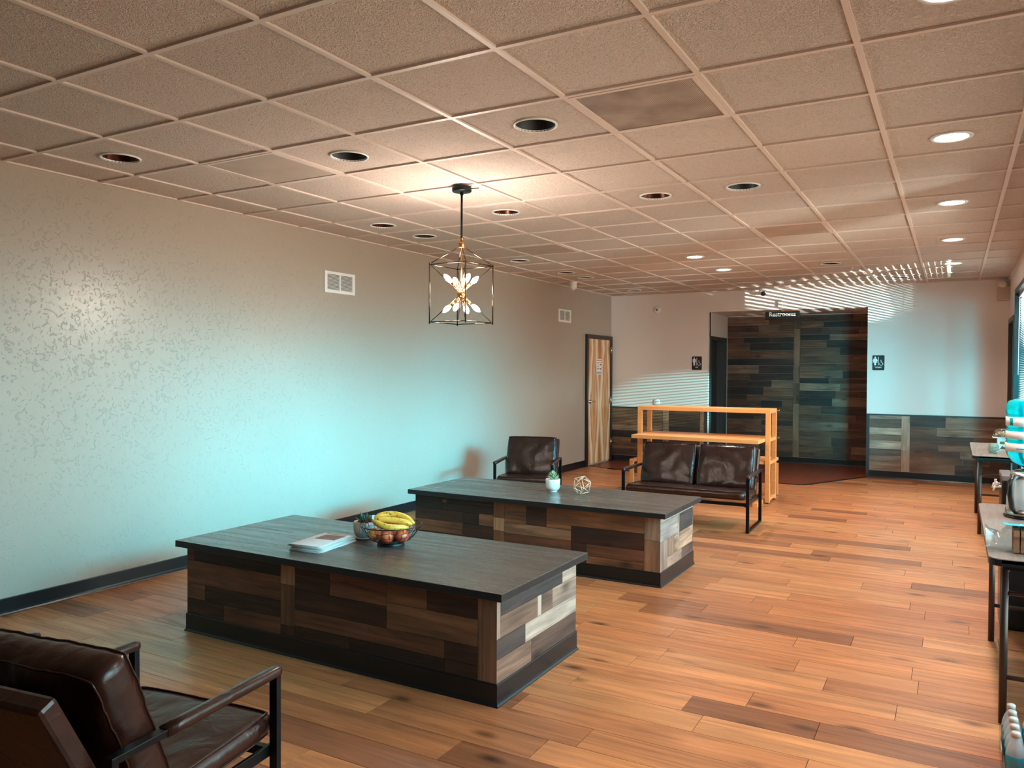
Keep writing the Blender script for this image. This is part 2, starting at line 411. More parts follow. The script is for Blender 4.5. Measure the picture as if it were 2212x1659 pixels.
# tiled threshold floor
def tile_mat():
    m, N, L, b = new_mat('quarry_tile')
    tc = N.new('ShaderNodeTexCoord'); br = N.new('ShaderNodeTexBrick')
    br.offset = 0; br.inputs['Scale'].default_value = 1; br.inputs['Brick Width'].default_value = 0.152; br.inputs['Row Height'].default_value = 0.152
    br.inputs['Mortar Size'].default_value = 0.004; br.inputs['Color1'].default_value = (*s2l((138, 66, 40)), 1); br.inputs['Color2'].default_value = (*s2l((120, 56, 36)), 1)
    br.inputs['Mortar'].default_value = (*s2l((70, 40, 30)), 1)
    L.new(tc.outputs['Object'], br.inputs['Vector']); L.new(br.outputs['Color'], b.inputs['Base Color']); b.inputs['Roughness'].default_value = 0.35
    return m
MB().prism([(-4.984, 11.36), (-4.30, 11.10), (-4.0, 10.93), (-1.72, 10.90), (-1.08, 12.22), (-1.08, 13.42), (-3.36, 13.42), (-3.36, 12.22), (-4.984, 12.22)],
           lambda x, y: (x, y, -0.011), lambda x, y: (x, y, 0.001)).build('quarry_tile_floor', tile_mat(), floor)
b = MB(); P = TILE_POLY
for (xa, ya), (xb, yb) in zip(P, P[1:]):
    d = Vector((xb-xa, yb-ya, 0)); L_ = d.length; a = math.atan2(d.y, d.x)
    b.box(-0.005, L_+0.005, -0.03, 0.012, -0.001, 0.006, Matrix.Translation((xa, ya, 0)) @ Matrix.Rotation(a, 4, 'Z'))
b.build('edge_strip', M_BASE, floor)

# ------------------------------------------------------------------ CEILING
ceil = struct('ceiling')
MB().box(XL-0.2, XR+0.2, YF-0.2, 13.75, ZC+0.10, ZC+0.2).build('deck', mat('deck', (80, 70, 62), 0.9, var=0.1), ceil)
GX, GY, T = -0.9429, 2.614, 0.6096
cans = [(-6,0),(-4,1),(-2,1),(-6,4),(-6,5),(-4,4),(-2,4),(-1,4),(-6,8),(-6,10),(-6,11),(-6,14),(-1,11),(0,14)]
lits = [(1,0),(1,3),(1,6),(1,9),(1,12),(-3,9),(-3,11)]
grilles = [(-1,1),(-5,1),(-5,7),(-1,7),(-5,13),(-2,13),(-1,13)]
# unlit cans: index = tile cell (i..i+1, j..j+1)
def hole_tile(r, n=20):
    """tile with a round hole, thickness 12 mm"""
    mb = MB(); h = T/2-0.0105
    c, s = [], []
    for q in range(n):
        a = 2*PI*q/n; c.append((r*math.cos(a), r*math.sin(a)))
        m_ = max(abs(math.cos(a)), abs(math.sin(a))); s.append((h*math.cos(a)/m_, h*math.sin(a)/m_))
    n4 = n
    for z in (0.010, 0.022):
        pass
    vs = [(x, y, 0.010) for x, y in c]+[(x, y, 0.010) for x, y in s]+[(x, y, 0.022) for x, y in c]+[(x, y, 0.022) for x, y in s]
    fs = []
    for q in range(n):
        w = (q+1) % n
        fs += [(q, w, n+w, n+q), (2*n+q, 3*n+q, 3*n+w, 2*n+w), (n+q, n+w, 3*n+w, 3*n+q), (q, 2*n+q, 2*n+w, w)]
    # square corners
    return mb.add(vs, fs).mesh('ceiling_tile', M_TILE)
hm = T/2-0.0105
ME_TILE = MB().box(-hm, hm, -hm, hm, 0.010, 0.022).mesh('ceiling_tile', M_TILE)
ME_HOLE = hole_tile(0.104, 24)
ME_HOLE_SMALL = hole_tile(0.097, 24)
ME_CROSS = MB().box(-T/2+0.012, T/2-0.012, -0.012, 0.012, 0, 0.0095).box(-T/2+0.012, T/2-0.012, -0.001, 0.001, 0.0095, 0.04).mesh('cross_tee', M_TEE)
def tobj(name, me, x, y):
    o = bpy.data.objects.new(name, me); COL.objects.link(o); o.parent = ceil; o.location = (x, y, ZC); return o
for j in range(-7, 16):
    for i in range(-7, 3):
        xc, yc = GX+(i+0.5)*T, GY+(j+0.5)*T
        x0, x1 = max(GX+i*T, XL), min(GX+(i+1)*T, XR); y0, y1 = max(GY+j*T, YF), min(GY+(j+1)*T, YB)
        if x1-x0 < 0.03 or y1-y0 < 0.03: continue
        full = (x1-x0 > T-1e-3) and (y1-y0 > T-1e-3)
        if (i, j) in grilles: pass
        elif (i, j) in cans: tobj('ceiling_tile', ME_HOLE, xc, yc)
        elif (i, j) in lits: tobj('ceiling_tile', ME_HOLE_SMALL, xc, yc)
        elif full: tobj('ceiling_tile', ME_TILE, xc, yc)
        else:
            me = MB().box(x0+0.0105-xc, x1-0.0105-xc, y0+0.0105-yc, y1-0.0105-yc, 0.010, 0.022).mesh('ceiling_tile', M_TILE); tobj('ceiling_tile', me, xc, yc)
        if y0 > YF+0.05 and y0 == GY+j*T:
            if full: tobj('cross_tee', ME_CROSS, xc, y0)
            else: tobj('cross_tee', MB().box(x0-xc+0.012, x1-xc-0.012, -0.012, 0.012, 0, 0.0095).mesh('cross_tee', M_TEE), xc, y0)
for i in range(-6, 3):
    x = GX+i*T
    MB().box(x-0.012, x+0.012, YF, YB, ZC, ZC+0.0095).box(x-0.001, x+0.001, YF, YB, ZC+0.0095, ZC+0.04).build('main_tee', M_TEE, ceil)
MB().box(XL, XL+0.02, YF, YB, ZC-0.001, ZC+0.0095).build('wall_angle', M_TEE, ceil)
MB().box(XR-0.02, XR, YF, YB, ZC-0.001, ZC+0.0095).build('wall_angle', M_TEE, ceil)
MB().box(XL+0.02, XR-0.02, YB-0.02, YB, ZC-0.001, ZC+0.0095).build('wall_angle', M_TEE, ceil)

# ------------------------------------------------------------------ WALLS
wl_ = struct('wall_left')
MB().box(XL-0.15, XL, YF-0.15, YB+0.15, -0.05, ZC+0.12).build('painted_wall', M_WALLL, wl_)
wb_ = struct('wall_back')
b = MB()
b.box(XL, -3.36, YB, YB+0.14, -0.012, ZC+0.1)
b.box(-1.08, XR+0.15, YB, YB+0.14, -0.012, ZC+0.1)
b.box(-3.36, -1.08, YB, YB+0.14, 2.42, ZC+0.1)
b.build('painted_wall', M_WALLB, wb_)
b = MB()
b.box(-3.50, -1.0, 13.42, 13.56, -0.012, 2.6)                    # recess back
b.box(-3.50, -3.36, YB+0.14, 12.30, -0.012, 2.42)                # left return, pieces round the door
b.box(-3.50, -3.36, 13.30, 13.42, -0.012, 2.42)
b.box(-3.50, -3.36, 12.30, 13.30, 2.05, 2.42)
b.box(-1.08, -0.94, YB+0.14, 13.42, -0.012, 2.42)
b.box(-3.50, -0.94, YB+0.14, 13.56, 2.42, 2.50)
b.build('recess_wall', M_WALLB, wb_)
wf_ = struct('wall_front')
MB().box(XL, XR+0.15, YF-0.15, YF, -0.012, ZC+0.1).build('painted_wall', mat('taupe_paint', (112, 96, 84), 0.6, var=0.05), wf_)
wr_ = struct('wall_right')
b = MB(); X1 = XR+0.15
ops = sorted(WINS+[(11.16, 12.16, 0.0, 2.19)])
y = YF
for (a, c, z0, z1) in ops:
    b.box(XR, X1, y, a, -0.012, ZC+0.1)
    if z0 > 0.01: b.box(XR, X1, a, c, -0.012, z0)
    b.box(XR, X1, a, c, z1, ZC+0.1); y = c
b.box(XR, X1, y, YB, -0.012, ZC+0.1)
b.build('painted_wall', M_WALLB, wr_)

# boards ------------------------------------------------------------
RC = [(118, 80, 58), (92, 60, 44), (58, 40, 32), (136, 98, 74), (152, 118, 96), (44, 33, 28), (104, 72, 54), (76, 52, 40), (124, 86, 62), (112, 76, 56)]
def board(mb_axis, parent, P, x0, x1, z0, z1, col, th=0.010, name='plank'):
    """P(u, w, d) -> world; board proud of the wall by th"""
    g = 0.0010
    pts = [P(u, w, d) for u in (x0+g, x1-g) for d in (0, th) for w in (z0+g, z1-g)]
    pts = [P(u, w, d) for u in (x0+g, x1-g) for w in (z0+g, z1-g) for d in (0.0, th)]
    m = MB().add(pts, [(0,1,3,2), (4,6,7,5), (0,4,5,1), (2,3,7,6), (0,2,6,4), (1,5,7,3)])
    return m.build(name, {'x': M_RECL_X, 'y': M_RECL_Y, 'z': M_RECL_Z}[mb_axis], parent, col)
def fill(axis, parent, P, u0, u1, z0, z1, rnd, hs=(0.09, 0.115, 0.13), lmin=0.22, lmax=0.85, pal=RC):
    z = z0
    while z < z1-0.02:
        h = rnd.choice(hs); zt = min(z+h, z1)
        if z1-zt < 0.04: zt = z1
        u = u0
        while u < u1-0.01:
            l = rnd.uniform(lmin, lmax); ut = min(u+l, u1)
            if u1-ut < 0.12: ut = u1
            c = rnd.choice(pal); q = rnd.uniform(0.88, 1.1)
            board(axis, parent, P, u, ut, z, zt, tuple(v*q for v in c), th=rnd.choice((0.009, 0.010, 0.012))); u = ut
        z = zt
def stile(parent, P, u0, u1, z0, z1, rnd, pal=None):
    z = z0
    while z < z1-0.02:
        zt = min(z+rnd.uniform(0.25, 0.6), z1)
        if z1-zt < 0.12: zt = z1
        c = rnd.choice(pal or [(128, 90, 66), (112, 78, 58), (150, 112, 86), (98, 70, 54)])
        board('z', parent, P, u0, u1, z, zt, c, th=0.013); z = zt
rw = random.Random(21)
PB = lambda y: (lambda u, w, d: (u, y-d, w))
# recess feature wall
pr = PB(13.42)
fill('x', wb_, pr, -3.355, -2.285, 0.105, 2.41, rw)
stile(wb_, pr, -2.285, -2.185, 0.105, 2.41, rw)
fill('x', wb_, pr, -2.185, -1.085, 0.105, 2.41, rw)
# wainscots
pw = PB(YB)
fill('x', wb_, pw, XL+0.002, -4.08, 0.105, 0.885, rw)
stile(wb_, pw, -4.08, -3.98, 0.105, 0.885, rw)
fill('x', wb_, pw, -3.98, -3.476, 0.105, 0.885, rw)
stile(wb_, pw, -3.476, -3.405, 0.105, 0.885, rw)
fill('x', wb_, pw, -1.04, -0.631, 0.105, 0.885, rw, pal=[(170, 138, 116), (150, 116, 94), (120, 90, 72), (100, 76, 62), (186, 156, 134)])
stile(wb_, pw, -0.631, -0.527, 0.105, 0.885, rw, pal=[(160, 126, 104), (176, 146, 124)])
fill('x', wb_, pw, -0.527, XR-0.002, 0.105, 0.885, rw)
tag(MB().box(XL+0.002, -3.405, YB-0.02, YB, 0.885, 0.905).build('trim_1', M_TRIMD), kind='structure')
tag(MB().box(-1.08, XR-0.002, YB-0.02, YB, 0.885, 0.905).build('trim_2', M_TRIMD), kind='structure')
tag(MB().box(-1.08, -1.042, YB-0.018, YB, 0.0, 0.885).build('trim_3', M_TRIMD), kind='structure')
tag(MB().box(-3.404, -3.36, YB-0.018, YB, 0.0, 0.905).build('trim_4', M_TRIMD), kind='structure')

# cove base ----------------------------------------------------------
COVE = [(0, 0), (0, 0.102), (0.003, 0.102), (0.005, 0.097), (0.005, 0.022), (0.007, 0.012), (0.012, 0.004), (0.013, 0.0)]
def cove(path, closed=False):
    """path: 2D points, the base stands on the right-hand side of the walking direction"""
    n = len(path); P = [Vector(p) for p in path]; rings = []
    for i in range(n):
        if closed: a, c = P[i-1], P[(i+1) % n]
        else: a, c = P[max(i-1, 0)], P[min(i+1, n-1)]
        d1 = (P[i]-a); d2 = (c-P[i])
        if d1.length < 1e-9: d1 = d2
        if d2.length < 1e-9: d2 = d1
        d1.normalize(); d2.normalize()
        n1 = Vector((d1.y, -d1.x)); n2 = Vector((d2.y, -d2.x)); nn = (n1+n2).normalized(); nn /= max(0.3, nn.dot(n1))
        rings.append([(P[i].x+nn.x*o, P[i].y+nn.y*o, z) for o, z in COVE])
    m = len(COVE); vs = [q for R in rings for q in R]; fs = []
    for i in range(n if closed else n-1):
        j = (i+1) % n
        for q in range(m): fs.append((i*m+q, i*m+(q+1) % m, j*m+(q+1) % m, j*m+q))
    if not closed: fs += [tuple(range(m)), tuple((n-1)*m+q for q in range(m-1, -1, -1))]
    return MB().add(vs, fs)
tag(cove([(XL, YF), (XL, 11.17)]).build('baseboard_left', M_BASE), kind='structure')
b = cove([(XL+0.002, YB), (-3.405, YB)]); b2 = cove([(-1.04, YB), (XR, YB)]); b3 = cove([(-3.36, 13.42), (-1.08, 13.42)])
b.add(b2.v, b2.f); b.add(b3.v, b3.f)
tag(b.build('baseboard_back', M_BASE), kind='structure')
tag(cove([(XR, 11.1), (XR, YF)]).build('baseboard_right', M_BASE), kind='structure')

# ------------------------------------------------------------------ DOORS
def door_veneer():
    m, N, L, b = new_mat('door_veneer')
    tc = N.new('ShaderNodeTexCoord'); sx = N.new('ShaderNodeSeparateXYZ'); L.new(tc.outputs['Object'], sx.inputs[0])
    # book matched cathedral figure: fold the width into repeats, arch with height
    fy = N.new('ShaderNodeMath'); fy.operation = 'PINGPONG'; fy.inputs[1].default_value = 0.225; L.new(sx.outputs['Y'], fy.inputs[0])
    zz = N.new('ShaderNodeMath'); zz.operation = 'MULTIPLY'; zz.inputs[1].default_value = 0.13; L.new(sx.outputs['Z'], zz.inputs[0])
    pz = N.new('ShaderNodeMath'); pz.operation = 'PINGPONG'; pz.inputs[1].default_value = 0.12; L.new(zz.outputs[0], pz.inputs[0])
    nz = N.new('ShaderNodeTexNoise'); nz.inputs['Scale'].default_value = 3; nz.inputs['Detail'].default_value = 5
    mp = N.new('ShaderNodeMapping'); mp.inputs['Scale'].default_value = (1, 6, 0.8); L.new(tc.outputs['Object'], mp.inputs[0]); L.new(mp.outputs[0], nz.inputs['Vector'])
    a = N.new('ShaderNodeMath'); a.operation = 'ADD'; L.new(fy.outputs[0], a.inputs[0]); L.new(pz.outputs[0], a.inputs[1])
    n2 = N.new('ShaderNodeMath'); n2.operation = 'MULTIPLY_ADD'; n2.inputs[1].default_value = 0.10; L.new(nz.outputs['Fac'], n2.inputs[0]); L.new(a.outputs[0], n2.inputs[2]); n2.inputs[1].default_value = 0.15
    r = N.new('ShaderNodeValToRGB'); e = r.color_ramp.elements
    e[0].position = 0.10; e[0].color = (*s2l((178, 112, 64)), 1); e[1].position = 0.40; e[1].color = (*s2l((196, 134, 84)), 1)
    for p, c in ((0.16, (206, 146, 94)), (0.20, (236, 204, 174)), (0.245, (240, 214, 190)), (0.27, (196, 130, 78)), (0.33, (222, 170, 124))):
        q = e.new(p); q.color = (*s2l(c), 1)
    L.new(n2.outputs[0], r.inputs[0]); L.new(r.outputs[0], b.inputs['Base Color']); b.inputs['Roughness'].default_value = 0.4
    return m
d1 = struct('door_1')
Mdf = mat('dark_frame', (42, 34, 32), 0.4, var=0.1)
fr = MB()
fr.box(XL, XL+0.035, 11.165, 11.225, 0.0, 2.06); fr.box(XL, XL+0.035, 12.135, 12.195, 0.0, 2.06); fr.box(XL, XL+0.035, 11.225, 12.135, 2.0, 2.06)
fr.build('door_frame', Mdf, d1)
MB().bbox(XL+0.003, XL+0.020, 11.229, 12.131, 0.03, 1.996, 0.002).build('door_slab', door_veneer(), d1)
h = MB()
m = Matrix.Translation((XL+0.021, 11.30, 1.01)) @ Matrix.Rotation(PI/2, 4, 'Y')
h.lathe([(0.033, 0), (0.033, 0.006), (0.028, 0.012), (0.014, 0.014), (0.012, 0.045), (0.0, 0.047)], 20, m=m)
h.tube([(XL+0.06, 11.30, 1.01), (XL+0.066, 11.33, 1.01), (XL+0.064, 11.42, 1.008)], [0.010, 0.010, 0.007], 10)
h.build('lever_handle', M_STEEL, d1)
for z in (1.835, 1.008, 0.32):
    q = MB().bbox(XL+0.0355, XL+0.041, 12.10, 12.165, z-0.058, z+0.058, 0.001).tube([(XL+0.044, 12.133, z-0.06), (XL+0.044, 12.133, z+0.06)], 0.007, 8)
    q.build('hinge', M_STEEL, d1)

d2 = struct('door_2')
Mgd = mat('grey_door', (58, 62, 64), 0.4, var=0.08)
fr = MB(); X = -3.36
fr.box(X-0.10, X+0.02, 12.30, 12.36, 0, 2.05); fr.box(X-0.10, X+0.02, 13.24, 13.30, 0, 2.05); fr.box(X-0.10, X+0.02, 12.36, 13.24, 1.99, 2.05)
fr.build('door_frame', Mgd, d2)
MB().box(X-0.10, X-0.06, 12.36, 12.98, 0.01, 1.99).build('door_slab', mat('slab_grey', (40, 44, 47), 0.45, var=0.08), d2)  # slab in a darker grey than its frame
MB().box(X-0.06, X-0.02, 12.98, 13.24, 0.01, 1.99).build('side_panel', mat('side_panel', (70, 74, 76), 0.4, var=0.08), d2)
MB().bbox(X-0.06, X-0.052, 12.42, 12.52, 0.95, 1.06, 0.002).build('push_plate', M_STEEL, d2)

d3 = struct('door_3')
fr = MB(); X = XR
fr.box(X-0.012, X+0.15, 11.16, 11.22, 0, 2.19); fr.box(X-0.012, X+0.15, 12.10, 12.16, 0, 2.19); fr.box(X-0.012, X+0.15, 11.22, 12.10, 2.13, 2.19)
fr.build('door_frame', Mgd, d3)
MB().box(X+0.06, X+0.10, 11.22, 12.10, 0.0, 2.13).build('door_slab', mat('dark_door', (30, 34, 37), 0.4, var=0.1), d3)
h = MB(); h.tube([(X+0.02, 11.32, 0.9), (X+0.02, 11.32, 1.2)], 0.012, 8); h.tube([(X+0.06, 11.32, 0.95), (X+0.02, 11.32, 0.95)], 0.008, 8); h.tube([(X+0.06, 11.32, 1.15), (X+0.02, 11.32, 1.15)], 0.008, 8)
h.build('pull_handle', M_STEEL, d3)

# ------------------------------------------------------------------ WINDOWS
Mwf = mat('dark_window_frame', (26, 32, 35), 0.35, 0.5, var=0.1)
for k, (a, c, z0, z1) in enumerate(WINS):
    w = struct('window_%d' % (k+1))
    q = MB(); t = 0.055
    q.box(XR-0.012, X1-0.01, a, a+t, z0, z1); q.box(XR-0.012, X1-0.01, c-t, c, z0, z1)
    q.box(XR-0.012, X1-0.01, a+t, c-t, z1-t, z1); q.box(XR-0.012, X1-0.01, a+t, c-t, z0, z0+t)
    mid = (a+c)/2; q.box(XR+0.06, X1-0.01, mid-0.025, mid+0.025, z0+t, z1-t)
    q.build('window_frame', Mwf, w)
    for ya, yb in ((a+t, mid-0.025), (mid+0.025, c-t)):
        MB().box(X1-0.045, X1-0.040, ya, yb, z0+t, z1-t).build('pane', M_GLASS, w)
    if k == 3:
        s = MB(); z = z0+0.09
        while z < z1-0.10:
            s.box(-0.0112, 0.0112, a+t+0.004, c-t-0.004, 0, 0.0009, Matrix.Translation((XR+0.0475, 0, z)) @ Matrix.Rotation(math.radians(-20), 4, 'Y')); z += 0.0200
        o = s.build('blind_slats', mat('blind_slat', (214, 228, 228), 0.45, var=0.05), w); o['kind'] = 'stuff'
        MB().box(XR+0.032, XR+0.063, a+t+0.01, c-t-0.01, z1-0.09, z1-0.056).build('blind_headrail', M_WHITE, w)
        MB().tube([(XR+0.028, c-t-0.12, z1-0.10), (XR+0.024, c-t-0.12, z1-1.0)], 0.004, 6).build('tilt_wand', M_WHITE, w)

# ------------------------------------------------------------------ ceiling fittings
def downlight(lit, i, j, label, group):
    x, y = GX+(i+0.5)*T, GY+(j+0.5)*T
    t = thing('recessed_light', label, 'light', (x, y, ZC), 0, group)
    if lit:
        MB().lathe([(0.078, 0.006), (0.082, 0.0015), (0.100, 0.0015), (0.104, 0.009), (0.078, 0.0095)], 32).build('trim_ring', M_WHITE, t)
        MB().lathe([(0.0, 0.0045), (0.0785, 0.005), (0.0785, 0.008), (0.0, 0.008)], 32).build('lens', M_LAMP, t)
        dl = bpy.data.lights.new('downlight', 'AREA'); dl.shape = 'DISK'; dl.size = 0.15; dl.energy = 10; dl.color = (1, 0.86, 0.76); dl.spread = math.radians(130)
        do = bpy.data.objects.new('downlight', dl); COL.objects.link(do); do.parent = t; do.location = (0, 0, -0.004)
    else:
        MB().lathe([(0.101, 0.012), (0.102, 0.003), (0.105, 0.0005), (0.112, 0.0015), (0.113, 0.0095), (0.103, 0.0098)], 36).build('trim_ring', M_WHITE, t)
        prof = [(0.102, 0.003)]
        for q in range(6): prof += [(0.102-0.002*q, 0.01+0.012*q), (0.098-0.002*q, 0.012+0.012*q)]
        prof += [(0.087, 0.09)]
        o = MB().lathe(prof, 30); o.f = [f for f in o.f if len(f) == 4]; o.sm = o.sm[:len(o.f)]
        o.build('baffle', M_DARKVOID if (i+j) % 2 else M_COPPER, t)
        MB().lathe([(0.0, 0.088), (0.088, 0.09), (0.088, 0.096), (0, 0.096)], 20).build('socket_plate', M_DARKVOID, t)
    return t
CL = {(-6,0): 'unlit recessed can light nearest the textured wall, leftmost, amber inside',
      (-4,1): 'unlit black recessed can light beside the smooth ceiling panel at the left',
      (-2,1): 'large unlit recessed can light with amber inside, nearest the perforated ceiling grille',
      (-6,4): 'unlit recessed can light left of the pendant, nearer of the pair',
      (-6,5): 'unlit recessed can light left of the pendant, farther of the pair',
      (-4,4): 'unlit recessed can light just right of the pendant rod',
      (-2,4): 'unlit recessed can light, left one of the pair in the middle of the ceiling',
      (-1,4): 'unlit recessed can light with ribbed black inside, right one of the pair mid ceiling',
      (-6,8): 'small unlit recessed can light right of the pendant cage near the left wall',
      (-6,10): 'unlit recessed can light beside the white dome camera',
      (-6,11): 'unlit recessed can light between the dome camera and the wooden door',
      (-6,14): 'farthest unlit recessed can light above the door corner',
      (-1,11): 'unlit recessed can light above the right end of the recess opening',
      (0,14): 'unlit recessed can light at the back wall, above the women restroom sign'}
for c in cans: downlight(False, c[0], c[1], CL[c], 'unlit recessed can lights')
LL = {(1,0): 'lit round ceiling light at the top right, above the upper picture edge', (1,3): 'nearest and largest lit round ceiling light of the right-hand row',
      (1,6): 'lit round ceiling light, second of the right-hand row', (1,9): 'lit round ceiling light, third of the right-hand row', (1,12): 'farthest lit round ceiling light of the right-hand row',
      (-3,9): 'left one of two lit round ceiling lights near the back wall', (-3,11): 'right and farther one of two lit round ceiling lights near the back wall'}
for c in lits: downlight(True, c[0], c[1], LL[c], 'lit round ceiling lights')

def perf_mat(dark):
    m, N, L, b = new_mat('grille_face')
    tc = N.new('ShaderNodeTexCoord'); mp = N.new('ShaderNodeMapping'); mp.inputs['Scale'].default_value = (130, 130, 0); L.new(tc.outputs['Object'], mp.inputs[0])
    ch = N.new('ShaderNodeTexVoronoi'); ch.voronoi_dimensions = '2D'; ch.inputs['Scale'].default_value = 1; ch.inputs['Randomness'].default_value = 0; L.new(mp.outputs[0], ch.inputs['Vector'])
    r = N.new('ShaderNodeMapRange'); r.inputs[1].default_value = 0.30; r.inputs[2].default_value = 0.38; L.new(ch.outputs['Distance'], r.inputs[0])
    nz = N.new('ShaderNodeTexNoise'); nz.inputs['Scale'].default_value = 5; L.new(tc.outputs['Object'], nz.inputs['Vector'])
    rr = N.new('ShaderNodeValToRGB'); e = rr.color_ramp.elements
    e[0].position = 0.35; e[0].color = (*s2l(dark), 1); e[1].position = 0.7; e[1].color = (*s2l((206, 186, 174)), 1)
    L.new(nz.outputs['Fac'], rr.inputs[0])
    mx = N.new('ShaderNodeMix'); mx.data_type = 'RGBA'; L.new(r.outputs[0], mx.inputs[0]); mx.inputs[6].default_value = (*s2l((96, 76, 66)), 1); L.new(rr.outputs[0], mx.inputs[7])
    L.new(mx.outputs[2], b.inputs['Base Color']); b.inputs['Roughness'].default_value = 0.5
    return m
M_PERF = perf_mat((158, 138, 128))
M_PANEL = mat('smooth_panel', (184, 158, 142), 0.5, var=0.3, vscale=4)
GL = {(-1,1): 'large square perforated air return grille in the ceiling, nearest the camera', (-5,1): 'smooth stained square ceiling panel near the left wall',
      (-5,7): 'square ceiling diffuser panel right of the pendant cage by the left wall', (-1,7): 'square ceiling diffuser panel in the middle right of the far ceiling',
      (-5,13): 'flat ceiling panel near the far left corner', (-2,13): 'flat ceiling panel over the recess, left of two side by side', (-1,13): 'flat ceiling panel over the recess, right of two side by side'}
for (i, j) in grilles:
    x, y = GX+(i+0.5)*T, GY+(j+0.5)*T
    t = thing('ceiling_vent', GL[(i, j)], 'air vent', (x, y, ZC), 0, 'square ceiling vents')
    h = T/2-0.0125; f = 0.022
    q = MB()
    q.box(-h, h, -h, -h+f, -0.002, 0.012); q.box(-h, h, h-f, h, -0.002, 0.012); q.box(-h, -h+f, -h+f, h-f, -0.002, 0.012); q.box(h-f, h, -h+f, h-f, -0.002, 0.012)
    q.build('frame', M_TEE, t)
    MB().box(-h+f, h-f, -h+f, h-f, 0.002, 0.012).build('face', M_PERF if (i, j) == (-1, 1) else M_PANEL, t)

# wall vents on the left wall
def wall_vent(y0, y1, z0, z1, label):
    t = thing('wall_vent', label, 'air vent', (XL, (y0+y1)/2, (z0+z1)/2), 0, 'white wall registers')
    hy, hz = (y1-y0)/2, (z1-z0)/2; fy, fz = 0.034, 0.026
    q = MB(); q.bbox(0, 0.012, -hy, -hy+fy, -hz, hz, 0.002); q.bbox(0, 0.012, hy-fy, hy, -hz, hz, 0.002)
    q.box(0, 0.0118, -hy+fy-0.002, hy-fy+0.002, hz-fz, hz-0.001); q.box(0, 0.0118, -hy+fy-0.002, hy-fy+0.002, -hz+0.001, -hz+fz+0.004); q.box(0, 0.011, -0.008, 0.008, -hz+fz, hz-fz)
    q.build('frame', M_WHITE, t)
    MB().box(0.0, 0.001, -hy+fy, hy-fy, -hz+fz, hz-fz).build('duct_opening', mat('duct_dark', (44, 30, 24), 0.8, var=0.1), t)
    n = 12; zs = -hz+fz+0.006
    for s_ in range(n):
        z = zs+(2*hz-2*fz-0.008)*(s_+0.5)/n
        R = Matrix.Translation((0.005, 0, z)) @ Matrix.Rotation(math.radians(38), 4, 'Y')
        MB().box(-0.006, 0.006, -hy+fy, hy-fy, -0.001, 0.001, R).build('slat', M_WHITE, t)
wall_vent(5.377, 5.787, 2.195, 2.392, 'white louvred wall register on the textured wall, left of the pendant')
wall_vent(10.21, 10.62, 2.20, 2.388, 'white louvred wall register above and left of the wooden door')

# small devices
t = thing('dome_camera', 'white camera housing hanging at the ceiling above the second wall vent', 'camera', (-4.63, 9.95, ZC))
MB().lathe([(0.058, 0.0), (0.060, -0.012), (0.050, -0.02), (0.048, -0.07), (0.050, -0.078), (0.046, -0.09), (0.0, -0.092)], 24).build('housing', M_WHITE, t)
MB().lathe([(0.035, -0.091), (0.033, -0.098), (0.02, -0.110), (0.0, -0.114)], 20).build('lens_dome', M_WHITE, t)
t = thing('bullet_camera', 'white turret security camera with black lens over the recess', 'camera', (-2.52, YB-0.10, ZC))
MB().lathe([(0.052, 0.0), (0.052, -0.014), (0.045, -0.03), (0.03, -0.045), (0.0, -0.05)], 24).build('mount', M_WHITE, t)
m = Matrix.Translation((0.01, 0.0, -0.062)) @ Matrix.Rotation(math.radians(100), 4, 'X') @ Matrix.Rotation(math.radians(14), 4, 'Y')
MB().lathe([(0.0, -0.05), (0.038, -0.04), (0.044, 0.0), (0.042, 0.03), (0.036, 0.04)], 24, m=m).build('housing', M_WHITE, t)
MB().lathe([(0.034, 0.036), (0.032, 0.043), (0.0, 0.045)], 24, m=m).build('lens', M_BLACKPL, t)
MB().bbox(-0.15, -0.05, -0.02, 0.03, -0.03, 0.0, 0.004).build('cable_box', M_WHITE, t)
t = thing('motion_sensor', 'small white motion sensor on the wall above the restrooms sign', 'sensor', (-2.275, YB, 2.51))
MB().bbox(-0.032, 0.032, -0.045, 0.0, -0.055, 0.055, 0.010).build('body', M_WHITE, t)
MB().lathe([(0.006, 0), (0.005, 0.004), (0, 0.004)], 12, m=Matrix.Translation((0, -0.044, 0.025)) @ Matrix.Rotation(PI/2, 4, 'X')).build('sensor_eye', M_BLACKPL, t)
t = thing('alarm_sounder', 'round white alarm sounder high on the back wall, left part', 'alarm', (-4.187, YB, 2.479))
rx = Matrix.Rotation(PI/2, 4, 'X')
MB().lathe([(0.056, 0), (0.058, 0.012), (0.050, 0.028), (0.036, 0.034), (0.0, 0.036)], 28, m=rx).build('body', M_WHITE, t)
MB().lathe([(0.018, 0.035), (0.018, 0.040), (0.012, 0.040), (0.012, 0.0365), (0.0, 0.0365)], 20, m=rx).build('horn_ring', mat('grey_ring', (120, 112, 106), 0.5, var=.1), t)
t = thing('round_wall_plate', 'plain round white cover plate on the back wall above the wooden shelf', 'wall plate', (-4.189, YB, 0.985))
MB().lathe([(0.058, 0), (0.058, 0.006), (0.050, 0.012), (0.0, 0.014)], 32, m=rx).build('cover', M_WHITE, t)
MB().lathe([(0.006, 0.0135), (0.005, 0.016), (0.0, 0.016)], 12, m=rx).build('screw', M_WHITE, t)
t = thing('emergency_light', 'beige emergency light unit in the far right ceiling corner', 'light', (0.50, 12.02, 2.60))
Mbe = mat('beige_plastic', (190, 172, 156), 0.5, var=.05)
MB().bbox(-0.02, 0.12, 0.06, 0.20, -0.16, 0.02, 0.012).build('body', Mbe, t)
MB().tube([(0.02, -0.04, 0.045), (0.05, 0.06, 0.045)], 0.045, 16).build('lamp_head', M_WHITE, t)
